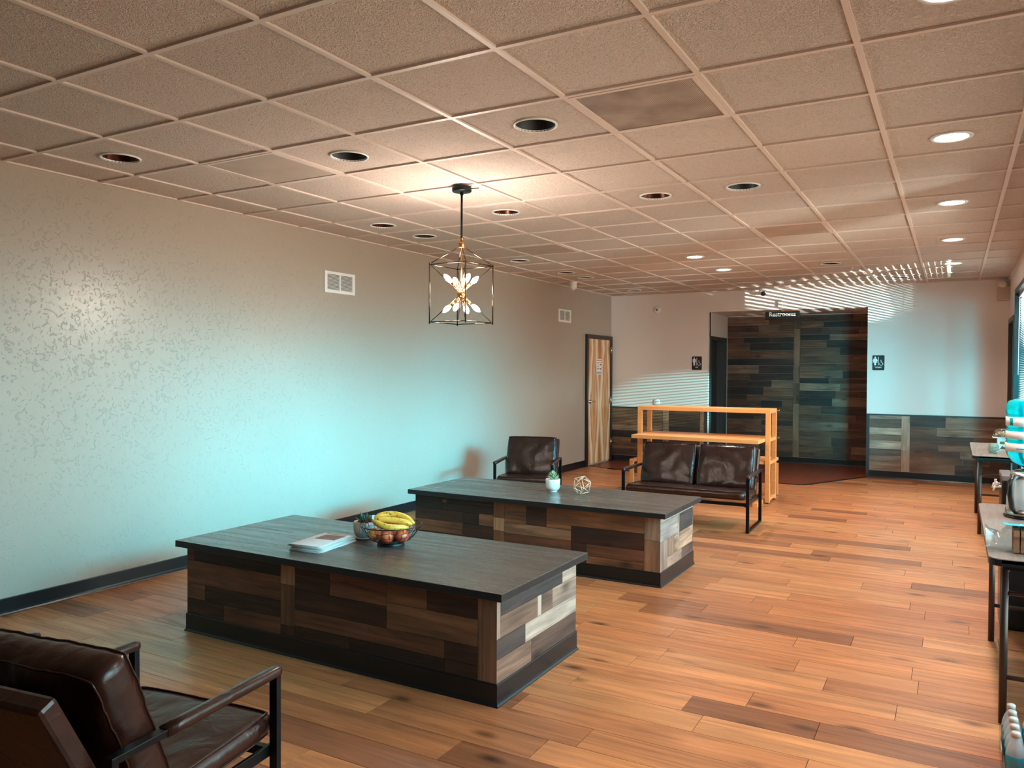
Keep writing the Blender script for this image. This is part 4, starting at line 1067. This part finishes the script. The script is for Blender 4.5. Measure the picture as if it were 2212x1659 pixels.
lf.build('leaves', leafmat('dark_leaf', (38, 62, 44), (98, 128, 104)), t)
t = thing('potted_succulent', 'pale green succulent in a small white footed pot on the far table', 'plant', (-2.805, 5.665, TZ))
MB().lathe([(0.0, 0.0), (0.034, 0.0), (0.036, 0.004), (0.034, 0.010), (0.040, 0.013), (0.052, 0.024), (0.058, 0.042), (0.059, 0.100), (0.058, 0.103), (0.053, 0.103), (0.052, 0.095), (0.0, 0.094)], 40).build('pot', Mceramic2, t)
MB().lathe([(0.0, 0.098), (0.050, 0.096), (0.050, 0.092), (0.0, 0.092)], 24).build('soil', Msoil, t)
lf = MB()
for k in range(34):
    r_ = k/34; leaf(lf, (0, 0, 0.098+0.035*r_), k*2.4, 0.05+1.2*r_, 0.062-0.022*r_, 0.011, 0.4)
lf.build('leaves', leafmat('pale_leaf', (120, 140, 96), (176, 190, 148)), t)

# geometric ornament: icosahedron of rods
t = thing('geometric_ornament', 'gold wire icosahedron ornament on the far table', 'ornament', (-2.550, 5.665, TZ+0.0665), 0)
bm = bmesh.new(); bmesh.ops.create_icosphere(bm, subdivisions=1, radius=0.078)
R = Matrix.Rotation(0.35, 4, 'Z') @ Matrix.Rotation(0.65, 4, 'X'); bmesh.ops.transform(bm, matrix=R, verts=bm.verts[:])
Mgold = mat('champagne_gold', (232, 192, 160), 0.45, 0.5, var=.05)
zmin = min(v.co.z for v in bm.verts); t.location.z = TZ-zmin+0.003
for e_ in bm.edges: MB().tube([e_.verts[0].co, e_.verts[1].co], 0.0026, 6).build('rod', Mgold, t)
bm.free()

# fruit bowl
bc = (-2.725, 3.475)
t = thing('fruit_bowl', 'black wire basket bowl holding bananas and apples', 'bowl', (bc[0], bc[1], TZ))
Mwire = mat('black_wire', (30, 27, 27), 0.35, 0.5, var=.1)
def brad(z): # bowl profile
    q = max(0, min(1, (z-0.018)/0.095)); return 0.075+0.095*q**0.55
ringp = lambda z, r=None: [((r or brad(z))*math.cos(2*PI*k/40), (r or brad(z))*math.sin(2*PI*k/40), z) for k in range(40)]
MB().tube(ringp(0.113, 0.172), 0.0028, 6, closed=True).build('rim', Mwire, t)
MB().tube(ringp(0.003, 0.074), 0.0030, 6, closed=True).tube(ringp(0.018, 0.074), 0.0024, 6, closed=True).lathe([(0.0735, 0.003), (0.0735, 0.018), (0.0725, 0.018), (0.0725, 0.003)], 40).build('base_ring', Mwire, t)
q = MB(); rb = random.Random(9)
for k in range(26):
    a = 2*PI*k/26; pts = []; wob = rb.uniform(-0.05, 0.05)
    for s_ in range(9):
        z = 0.018+0.095*s_/8; aa = a+wob*math.sin(s_*1.9+k)*0.9; r = brad(z) if s_ < 8 else 0.172
        pts.append((r*math.cos(aa), r*math.sin(aa), z))
    q.tube(pts, 0.0013, 5)
for z in (0.036, 0.060, 0.086):
    q.tube([(brad(z)*math.cos(2*PI*k/40), brad(z)*math.sin(2*PI*k/40), z+0.004*math.sin(k*1.3+z*90)) for k in range(40)], 0.0013, 5, closed=True)
o = q.build('wire_mesh', Mwire, t); o['kind'] = 'stuff'
def fruitmat(n, a, b_, c):
    m, N, L, bs = new_mat(n); tc = N.new('ShaderNodeTexCoord'); nz = N.new('ShaderNodeTexNoise'); nz.inputs['Scale'].default_value = 22; nz.inputs['Detail'].default_value = 4
    r = N.new('ShaderNodeValToRGB'); e = r.color_ramp.elements; e[0].position = .32; e[0].color = (*s2l(a), 1); e[1].position = .7; e[1].color = (*s2l(b_), 1); x = e.new(.5); x.color = (*s2l(c), 1)
    L.new(tc.outputs['Object'], nz.inputs['Vector']); L.new(nz.outputs['Fac'], r.inputs[0]); L.new(r.outputs[0], bs.inputs['Base Color']); bs.inputs['Roughness'].default_value = 0.3
    return m
Mapple = fruitmat('apple_skin', (170, 44, 26), (226, 128, 74), (204, 74, 44)); Morange = fruitmat('orange_skin', (214, 110, 50), (236, 142, 76), (226, 124, 62))
def fruit(kind, dx, dy, dz, r, rot, label):
    t2 = thing(kind, label, 'fruit', (bc[0]+dx, bc[1]+dy, TZ+dz), 0, 'round fruit in the wire bowl')
    R = Matrix.Rotation(rot, 4, (0.6, 0.8, 0))
    prof = [(r*math.sin(PI*k/16)*(1.0 if kind == 'orange' else 1.04), -r*math.cos(PI*k/16)*0.94) for k in range(17)]
    if kind == 'apple':
        prof = [(a, z*(1-0.16*max(0, 1-a/r*2.4))) for a, z in prof]
    prof[0] = (0.0001, prof[0][1]); prof[-1] = (0.0001, prof[-1][1])
    MB().lathe(prof, 24, m=R).build('skin', Mapple if kind == 'apple' else Morange, t2)
    top = prof[-1][1]
    MB().tube([R @ Vector((0, 0, top-0.003)), R @ Vector((0.002, 0, top+0.010))], 0.0016, 6).build('stem', mat('stem_brown', (70, 48, 30), .8, var=.2), t2)
fruit('orange', -0.075, -0.050, 0.057, 0.037, 0.6, 'orange fruit at the left of the wire bowl')
fruit('apple', 0.020, -0.062, 0.058, 0.038, 1.6, 'red apple in the middle front of the wire bowl, calyx towards us')
fruit('apple', 0.083, -0.010, 0.060, 0.038, 0.5, 'red apple at the right of the wire bowl')
fruit('apple', -0.020, 0.060, 0.058, 0.037, 0.3, 'red apple at the back of the wire bowl, under the bananas')
# bananas
def banana_mat():
    m, N, L, bs = new_mat('banana_skin'); tc = N.new('ShaderNodeTexCoord')
    nz = N.new('ShaderNodeTexNoise'); nz.inputs['Scale'].default_value = 45; nz.inputs['Detail'].default_value = 3
    r = N.new('ShaderNodeValToRGB'); e = r.color_ramp.elements; e[0].position = .30; e[0].color = (*s2l((92, 50, 22)), 1); e[1].position = .40; e[1].color = (*s2l((230, 156, 48)), 1); x = e.new(.8); x.color = (*s2l((238, 176, 80)), 1)
    L.new(tc.outputs['Object'], nz.inputs['Vector']); L.new(nz.outputs['Fac'], r.inputs[0]); L.new(r.outputs[0], bs.inputs['Base Color']); bs.inputs['Roughness'].default_value = 0.4
    return m
Mban = banana_mat(); Mtip = mat('banana_stem', (92, 66, 40), 0.6, var=.3, vscale=40)
t = thing('banana_bunch', 'bunch of ripe yellow bananas lying across the fruit bowl', 'bananas', (bc[0], bc[1], TZ))
hd = Vector(r2)*1.0; bk = Vector((-r2.y, r2.x, 0))
stem0 = hd*(-0.118)+bk*0.005+Vector((0, 0, 0.150))
for k, (off, z1_, z2_, ln) in enumerate(((0.035, 0.172, 0.112, 0.235), (0.0, 0.140, 0.112, 0.225), (-0.045, 0.108, 0.100, 0.205))):
    pts = []; rs = []
    for s_ in range(15):
        u = s_/14
        p = hd*(-0.105+ln*u)+bk*(off*(math.sin(PI*min(1, u*0.8+0.1)))*1.5)+Vector((0, 0, 0.143*(1-u)**3+z1_*3*(1-u)**2*u+z1_*0.97*3*(1-u)*u*u+z2_*u**3))
        p += Vector((0, 0, 0.006*k*0))
        pts.append(p); rs.append(0.0185*min(1, (0.30+u*4.5))*min(1, (1-u)*6+0.25)*(0.88 if u < 0.1 else 1))
    o = MB().tube(pts, rs, 8).build('banana', Mban, t)
    MB().tube([pts[-1], pts[-1]+(pts[-1]-pts[-2]).normalized()*0.008], [0.0042, 0.003], 6).build('tip', Mtip, o)
MB().tube([hd*(-0.100)+Vector((0, 0, 0.143)), hd*(-0.122)+Vector((0, 0, 0.152)), hd*(-0.135)+Vector((0, 0, 0.132)), hd*(-0.138)+Vector((0, 0, 0.120))], [0.019, 0.014, 0.010, 0.009], 8).build('stalk', Mtip, t)
MB().tube([hd*(-0.103)+Vector((0, 0, 0.142)), hd*(-0.090)+Vector((0, 0, 0.142))], [0.0225, 0.0235], 14, cap=False).build('paper_band', mat('pale_blue_band', (190, 226, 236), 0.5, var=.05), t)

# ------------------------------------------------------------------ FOLDING TABLES (right side)
Mttop = wood('grey_table_laminate', 'y', col=(140, 124, 114), rough=0.33, contrast=0.2, objcol=False, knots=False, blotch=0.08)
Mleg = mat('bronze_leg', (70, 58, 54), 0.4, 0.5, var=.1)
def ftable(x0, x1, y0, y1, label, lb, z=0.74):
    t = thing('folding_table', label, 'table', (0, 0, 0), 0, 'narrow folding tables along the right wall')
    r = 0.045; pts = []
    for cx, cy, a in ((x1-r, y1-r, 0), (x0+r, y1-r, PI/2), (x0+r, y0+r, PI), (x1-r, y0+r, 1.5*PI)):
        pts += [(cx+r*math.cos(a+PI/2*k/6), cy+r*math.sin(a+PI/2*k/6)) for k in range(7)]
    MB().prism(pts, lambda u, v: (u, v, z-0.018), lambda u, v: (u, v, z)).build('tabletop', Mttop, t)
    MB().prism([(x0+(u-x0)*1.0, v) for u, v in pts], lambda u, v: ((u-(x0+x1)/2)*1.003+(x0+x1)/2, v, z-0.030), lambda u, v: ((u-(x0+x1)/2)*1.003+(x0+x1)/2, v, z-0.0035)).build('edge_band', M_BLACKPL, t)
    MB().box(x0+0.05, x1-0.05, y0+0.06, y0+0.10, z-0.055, z-0.030).box(x0+0.05, x1-0.05, y1-0.10, y1-0.06, z-0.055, z-0.030).box(x0+0.05, x0+0.075, y0+0.1, y1-0.1, z-0.055, z-0.03).box(x1-0.075, x1-0.05, y0+0.1, y1-0.1, z-0.055, z-0.03).build('apron', M_BLACKMETAL, t)
    for (yl, s) in ((y0+lb, 1), (y1-lb, -1)):
        xa, xb = x0+0.065, x1-0.065
        for x in (xa, xb):
            MB().tube([(x, yl, 0.0), (x, yl, z-0.04)], 0.0155, 12).build('leg', Mleg, t)
        MB().tube([(xa, yl, 0.56), (xb, yl, 0.56)], 0.010, 10).build('crossbar', Mleg, t)
        MB().tube([(xa, yl, 0.20), (xb, yl, 0.20)], 0.010, 10).build('crossbar', Mleg, t)
        MB().tube([(xa, yl, 0.62), (xa+0.02, yl+s*0.05, 0.66), (xa+0.05, yl+s*0.22, z-0.045)], 0.006, 8).build('folding_brace', Mleg, t)
    return t
ftable(0.133, 0.590, 3.74, 5.30, 'nearer narrow folding table carrying the kettle and bread', 0.19)
ftable(0.155, 0.590, 8.28, 9.85, 'farther narrow folding table beyond the water cooler', 0.16)

# water cooler with bottle
t = thing('water_cooler', 'black floor standing water cooler past the nearer folding table', 'water cooler', (0.405, 5.52, 0))
MB().bbox(-0.155, 0.155, -0.155, 0.155, 0.0, 0.88, 0.025).build('body', M_BLACKPL, t)
MB().bbox(-0.158, -0.10, -0.158, 0.158, 0.865, 0.900, 0.008).bbox(-0.10, 0.158, -0.158, 0.158, 0.880, 0.9001, 0.006).build('top_cover', mat('grey_cover', (120, 112, 110), 0.35, var=.05), t)
MB().lathe([(0.09, 0.895), (0.085, 0.92), (0.06, 0.925), (0.05, 0.90)], 28).build('bottle_collar', M_BLACKPL, t)
for dy in (-0.07, 0.07):
    MB().tube([(-0.155, dy, 0.82), (-0.185, dy, 0.82), (-0.190, dy, 0.795)], 0.010, 8).build('spigot', M_WHITE, t)
    MB().bbox(-0.185, -0.170, dy-0.012, dy+0.012, 0.828, 0.850, 0.003).build('tap_lever', M_WHITE, t)
Mcyan, N_, L_, b_ = new_mat('blue_polycarbonate')
b_.inputs['Base Color'].default_value = (0.0, 0.86, 1.0, 1); b_.inputs['Roughness'].default_value = 0.08; b_.inputs['Transmission Weight'].default_value = 0.55; b_.inputs['IOR'].default_value = 1.2
nz_ = N_.new('ShaderNodeTexNoise'); nz_.inputs['Scale'].default_value = 12; bp_ = N_.new('ShaderNodeBump'); bp_.inputs['Strength'].default_value = 0.2; bp_.inputs['Distance'].default_value = 0.004
L_.new(nz_.outputs['Fac'], bp_.inputs['Height']); L_.new(bp_.outputs[0], b_.inputs['Normal'])
t = thing('water_bottle', 'large blue water bottle upside down on the water cooler', 'water bottle', (0.405, 5.52, 0.925))
prof = [(0.0, -0.02), (0.028, -0.02), (0.030, 0.0), (0.045, 0.012), (0.10, 0.045), (0.128, 0.085), (0.135, 0.12), (0.135, 0.16), (0.128, 0.170), (0.135, 0.180), (0.135, 0.235), (0.128, 0.245), (0.135, 0.255), (0.135, 0.315),
        (0.128, 0.325), (0.135, 0.335), (0.135, 0.37), (0.122, 0.402), (0.09, 0.415), (0.05, 0.410), (0.0, 0.405)]
MB().lathe(prof, 40).build('bottle', Mcyan, t)
Mlabglare = mat('white_label_glare', (240, 240, 238), 0.4, var=.03)  # label bands, whose white also paints the sky's reflection on the bottle
ca = math.atan2(-5.5, -0.4)
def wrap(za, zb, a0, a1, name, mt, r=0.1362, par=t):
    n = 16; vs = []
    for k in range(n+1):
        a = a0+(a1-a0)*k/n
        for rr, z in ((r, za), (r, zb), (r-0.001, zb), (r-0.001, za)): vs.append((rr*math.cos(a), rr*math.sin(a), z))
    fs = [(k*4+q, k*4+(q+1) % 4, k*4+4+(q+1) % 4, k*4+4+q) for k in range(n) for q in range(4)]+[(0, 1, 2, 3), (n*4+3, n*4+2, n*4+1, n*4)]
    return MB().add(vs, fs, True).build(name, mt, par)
wrap(0.258, 0.312, ca-1.4, ca+0.35, 'upper_label_glare', Mlabglare); wrap(0.262, 0.305, ca-0.95, ca-0.78, 'label_letter', Mcyan, 0.1375)
wrap(0.184, 0.228, ca-1.4, ca+0.25, 'middle_label_glare', Mlabglare); wrap(0.108, 0.158, ca-1.4, ca+0.2, 'lower_label_glare', Mlabglare); wrap(0.125, 0.131, ca-0.6, ca+0.0, 'label_letter', Mcyan, 0.1375)

# glass kettle
t = thing('electric_kettle', 'glass and steel kettle with black handle on the nearer folding table', 'kettle', (0.335, 4.88, 0.7402))
MB().lathe([(0.0, 0.0), (0.098, 0.0), (0.100, 0.006), (0.100, 0.012), (0.0, 0.012)], 36).build('power_base', M_BLACKPL, t)
MB().lathe([(0.0, 0.013), (0.092, 0.013), (0.094, 0.018), (0.092, 0.048), (0.0, 0.048)], 36).build('steel_base', M_STEEL, t)
MB().lathe([(0.090, 0.048), (0.088, 0.10), (0.076, 0.185), (0.070, 0.205), (0.067, 0.205), (0.073, 0.185), (0.085, 0.10), (0.087, 0.048)], 36).build('glass_jug', mat('frosted_glass', (232, 236, 236), 0.06, alpha=0.35), t)
MB().lathe([(0.0, 0.206), (0.073, 0.206), (0.074, 0.222), (0.060, 0.232), (0.0, 0.234)], 36).build('lid', M_STEEL, t)
MB().lathe([(0.0, 0.050), (0.084, 0.050), (0.083, 0.080), (0.0, 0.080)], 30).build('water', M_CLEAR, t)
hx, hy = -0.52, -0.85
MB().tube([(hx*0.066, hy*0.066, 0.215), (hx*0.115, hy*0.115, 0.215), (hx*0.142, hy*0.142, 0.195), (hx*0.146, hy*0.146, 0.13), (hx*0.130, hy*0.130, 0.06), (hx*0.095, hy*0.095, 0.035)], [0.012, 0.015, 0.016, 0.015, 0.013, 0.011], 12).build('handle', M_BLACKPL, t)
MB().tube([(-hx*0.066, -hy*0.066, 0.19), (-hx*0.10, -hy*0.10, 0.215)], [0.02, 0.012], 10).build('spout', M_STEEL, t)

t = thing('coffee_urn', 'steel and black coffee maker behind the kettle at the picture edge', 'coffee maker', (0.495, 5.18, 0.7402))
MB().lathe([(0.0, 0.0), (0.085, 0.0), (0.085, 0.02), (0.08, 0.03), (0.08, 0.22), (0.085, 0.24), (0.0, 0.24)], 32).build('body', M_STEEL, t)
MB().lathe([(0.0, 0.24), (0.088, 0.24), (0.086, 0.285), (0.06, 0.30), (0.0, 0.30)], 32).build('lid', M_BLACKPL, t)
MB().bbox(-0.13, 0.0, -0.02, 0.02, 0.285, 0.31, 0.006).build('lever', M_BLACKPL, t)
MB().bbox(-0.075, -0.03, -0.105, -0.05, 0.20, 0.265, 0.01).build('brew_head', M_STEEL, t)
MB().lathe([(0.014, 0), (0.014, 0.006), (0, 0.006)], 16, m=Matrix.Translation((-0.052, -0.105, 0.232)) @ RX).build('button', M_BLACKPL, t)

# bread loaf in a clear bag
t = thing('bread_loaf', 'sliced brown bread loaf in a clear bag on the nearer folding table', 'bread', (0.330, 3.93, 0.7402))
Mcrust = mat('bread_crust', (150, 96, 64), 0.7, bump=(60, 0.4, 0.002), var=0.25, vscale=18)
rbd = random.Random(3)
for k in range(9):
    x = -0.105+0.026*k; sec = [(-0.055, 0.004), (0.055, 0.004), (0.056, 0.060), (0.062, 0.075), (0.055, 0.098), (0.03, 0.108), (-0.03, 0.108), (-0.055, 0.098), (-0.062, 0.075), (-0.056, 0.060)]
    j = rbd.uniform(-0.004, 0.004); s_ = rbd.uniform(0.93, 1.0)
    MB().prism([(a*s_+j, b2*s_) for a, b2 in sec], lambda u, v: (x, u, v), lambda u, v: (x+0.021, u*0.985, v*0.99)).build('slice', Mcrust, t)
Mfilm = glass('bag_film', (236, 244, 246), 0.25, 0.35)
vs = []; ring_n = 20; secs = [(-0.205, 0.075, 0.0, 0.10), (-0.19, 0.070, 0.002, 0.085), (-0.15, 0.055, 0.002, 0.075), (-0.12, 0.068, 0.001, 0.114), (-0.04, 0.070, 0.001, 0.118), (0.05, 0.070, 0.001, 0.118), (0.13, 0.070, 0.001, 0.118), (0.15, 0.055, 0.003, 0.10)]
for (x, hw, z0_, z1_) in secs:
    for k in range(ring_n):
        a = 2*PI*k/ring_n; cc = math.copysign(abs(math.cos(a))**0.55, math.cos(a)); ss = math.copysign(abs(math.sin(a))**0.55, math.sin(a))
        w_ = rbd.uniform(-0.003, 0.003)
        vs.append((x+w_, cc*(hw+w_), max(0.0005, (z0_+z1_)/2+ss*(z1_-z0_)/2+w_)))
fs = [(i*ring_n+k, i*ring_n+(k+1) % ring_n, (i+1)*ring_n+(k+1) % ring_n, (i+1)*ring_n+k) for i in range(len(secs)-1) for k in range(ring_n)]
MB().add(vs, fs, True).build('clear_bag', Mfilm, t)
Mbluep = mat('blue_print', (40, 200, 226), 0.3, var=.1)
MB().add([(-0.13, -0.06, 0.119), (0.14, -0.06, 0.120), (0.14, 0.06, 0.120), (-0.15, 0.055, 0.108), (-0.13, -0.06, 0.1175), (0.14, -0.06, 0.1185), (0.14, 0.06, 0.1185), (-0.15, 0.055, 0.1065)],
         [(0, 1, 2, 3), (7, 6, 5, 4), (0, 4, 5, 1), (1, 5, 6, 2), (2, 6, 7, 3), (3, 7, 4, 0)]).build('printed_film', Mbluep, t)

# things on the farther table
t = thing('pastry_container', 'clear domed container of pastries on the farther table', 'food container', (0.445, 9.05, 0.7402+0.12))
Mclam = mat('cardboard', (206, 178, 150), 0.7, var=.08)
MB().bbox(-0.11, 0.11, -0.10, 0.10, 0.0, 0.006, 0.002).build('tray', M_WHITE, t)
for dx, dy in ((-0.05, -0.04), (0.05, -0.03), (-0.04, 0.05), (0.05, 0.05)):
    MB().sphere((dx, dy, 0.032), 0.042, 16, 10, (1, 1, 0.62)).build('pastry', mat('pastry_crust', (206, 150, 112), 0.6, var=.2, vscale=30), t)
MB().lathe([(0.105, 0.006), (0.103, 0.04), (0.085, 0.075), (0.05, 0.088), (0.0, 0.09)], 28).build('clear_lid', M_CLEAR, t)
t = thing('snack_box', 'small white box with brown print under the pastries', 'box', (0.445, 9.05, 0.7402))
MB().bbox(-0.07, 0.07, -0.07, 0.07, 0.0, 0.1195, 0.002).build('carton', M_WHITE, t)
MB().box(-0.05, -0.01, -0.0712, -0.0700, 0.060, 0.085).build('brown_print', mat('brown_print', (150, 98, 58), .6, var=.1), t)
MB().prism([(-0.06, 0.01), (0.06, 0.01), (0.05, 0.035), (0.03, 0.028), (0.01, 0.05), (-0.01, 0.03), (-0.03, 0.045), (-0.045, 0.02)], lambda u, v: (u, -0.0700, v), lambda u, v: (u, -0.0712, v)).build('dark_print', mat('leaf_print', (80, 84, 66), .6, var=.1), t)
t = thing('snack_bag', 'crumpled grey-green snack bag beside the pastry box', 'snack bag', (0.330, 8.62, 0.7402))
q = MB(); rz_ = random.Random(8); n = 12; vs = []
for i in range(9):
    for k in range(n):
        a = 2*PI*k/n; s_ = math.sin(PI*(i+0.6)/9.4)**0.5; w_ = rz_.uniform(0.9, 1.1)
        vs.append((0.045*math.cos(a)*w_*(0.5+0.5*s_), 0.022*math.sin(a)*s_*w_+0.0, 0.001+0.095*i/8))
fs = [(i*n+k, i*n+(k+1) % n, (i+1)*n+(k+1) % n, (i+1)*n+k) for i in range(8) for k in range(n)]+[tuple(range(n-1, -1, -1)), tuple(8*n+k for k in range(n))]
q.add(vs, fs).build('bag', mat('foil_bag', (140, 138, 118), 0.4, 0.2, var=.35, vscale=25), t)

# case of bottled water on the floor
Mteal = mat('teal_label', (8, 150, 172), 0.3, var=.2, vscale=30)
Mcap = mat('clear_cap', (206, 196, 190), 0.4, var=.05)
Mpet = mat('bottle_plastic', (226, 228, 228), 0.08, alpha=0.42)
grp = 'bottled water under the nearer table'
first = thing('small_water_bottle', 'clear water bottle with teal label at the left back of the floor pack', 'water bottle', (0, 0, 0), 0, grp)
MB().lathe([(0.0, 0.001), (0.026, 0.001), (0.031, 0.006), (0.031, 0.05), (0.029, 0.055), (0.031, 0.06), (0.0315, 0.125), (0.030, 0.135), (0.024, 0.158), (0.014, 0.178), (0.0125, 0.192), (0.0, 0.192)], 24).build('bottle', Mpet, first)
MB().lathe([(0.0315, 0.060), (0.0322, 0.062), (0.0322, 0.122), (0.0315, 0.124)], 24).build('label', Mteal, first)
MB().lathe([(0.0, 0.188), (0.0148, 0.188), (0.0150, 0.203), (0.013, 0.206), (0.0, 0.206)], 18).build('cap', Mcap, first)
rows = ['back', 'second', 'third', 'fourth', 'front']; cols_ = ['left', 'middle', 'right']
k = 0
for rI in range(5):
    for cI in range(3):
        x = 0.210+0.068*cI; y = 3.60-0.068*rI
        o = first if k == 0 else copy_tree(first); o.location = (x, y, 0)
        o.rotation_euler = (0, 0, 0.7*k)
        o['label'] = 'clear water bottle with teal label, %s column, %s row of the floor pack' % (cols_[cI], rows[rI]); k += 1
t = thing('pack_wrap', 'clear plastic wrap with black lettered band round the water bottle pack', 'plastic wrap', (0.278, 3.464, 0))
hw_, hl_ = 0.105, 0.173
q = MB(); n = 0
for (xa, ya, xb, yb) in ((-hw_, -hl_, hw_, -hl_), (hw_, -hl_, hw_, hl_), (hw_, hl_, -hw_, hl_), (-hw_, hl_, -hw_, -hl_)):
    q.add([(xa, ya, 0.002), (xb, yb, 0.002), (xb*0.99, yb*0.99, 0.12), (xa*0.99, ya*0.99, 0.12)], [(0, 1, 2, 3)])
q.build('film', Mfilm, t)
MB().box(-hw_-0.0015, -hw_-0.0003, -0.10, 0.04, 0.075, 0.115).build('black_band', Mblk, t)
text('lettering', 'RKLI', 0.032, Mink, t, Matrix.Translation((-hw_-0.002, -0.03, 0.095)) @ Matrix.Rotation(-PI/2, 4, 'Z') @ RX, 0.0004, 0.0008)
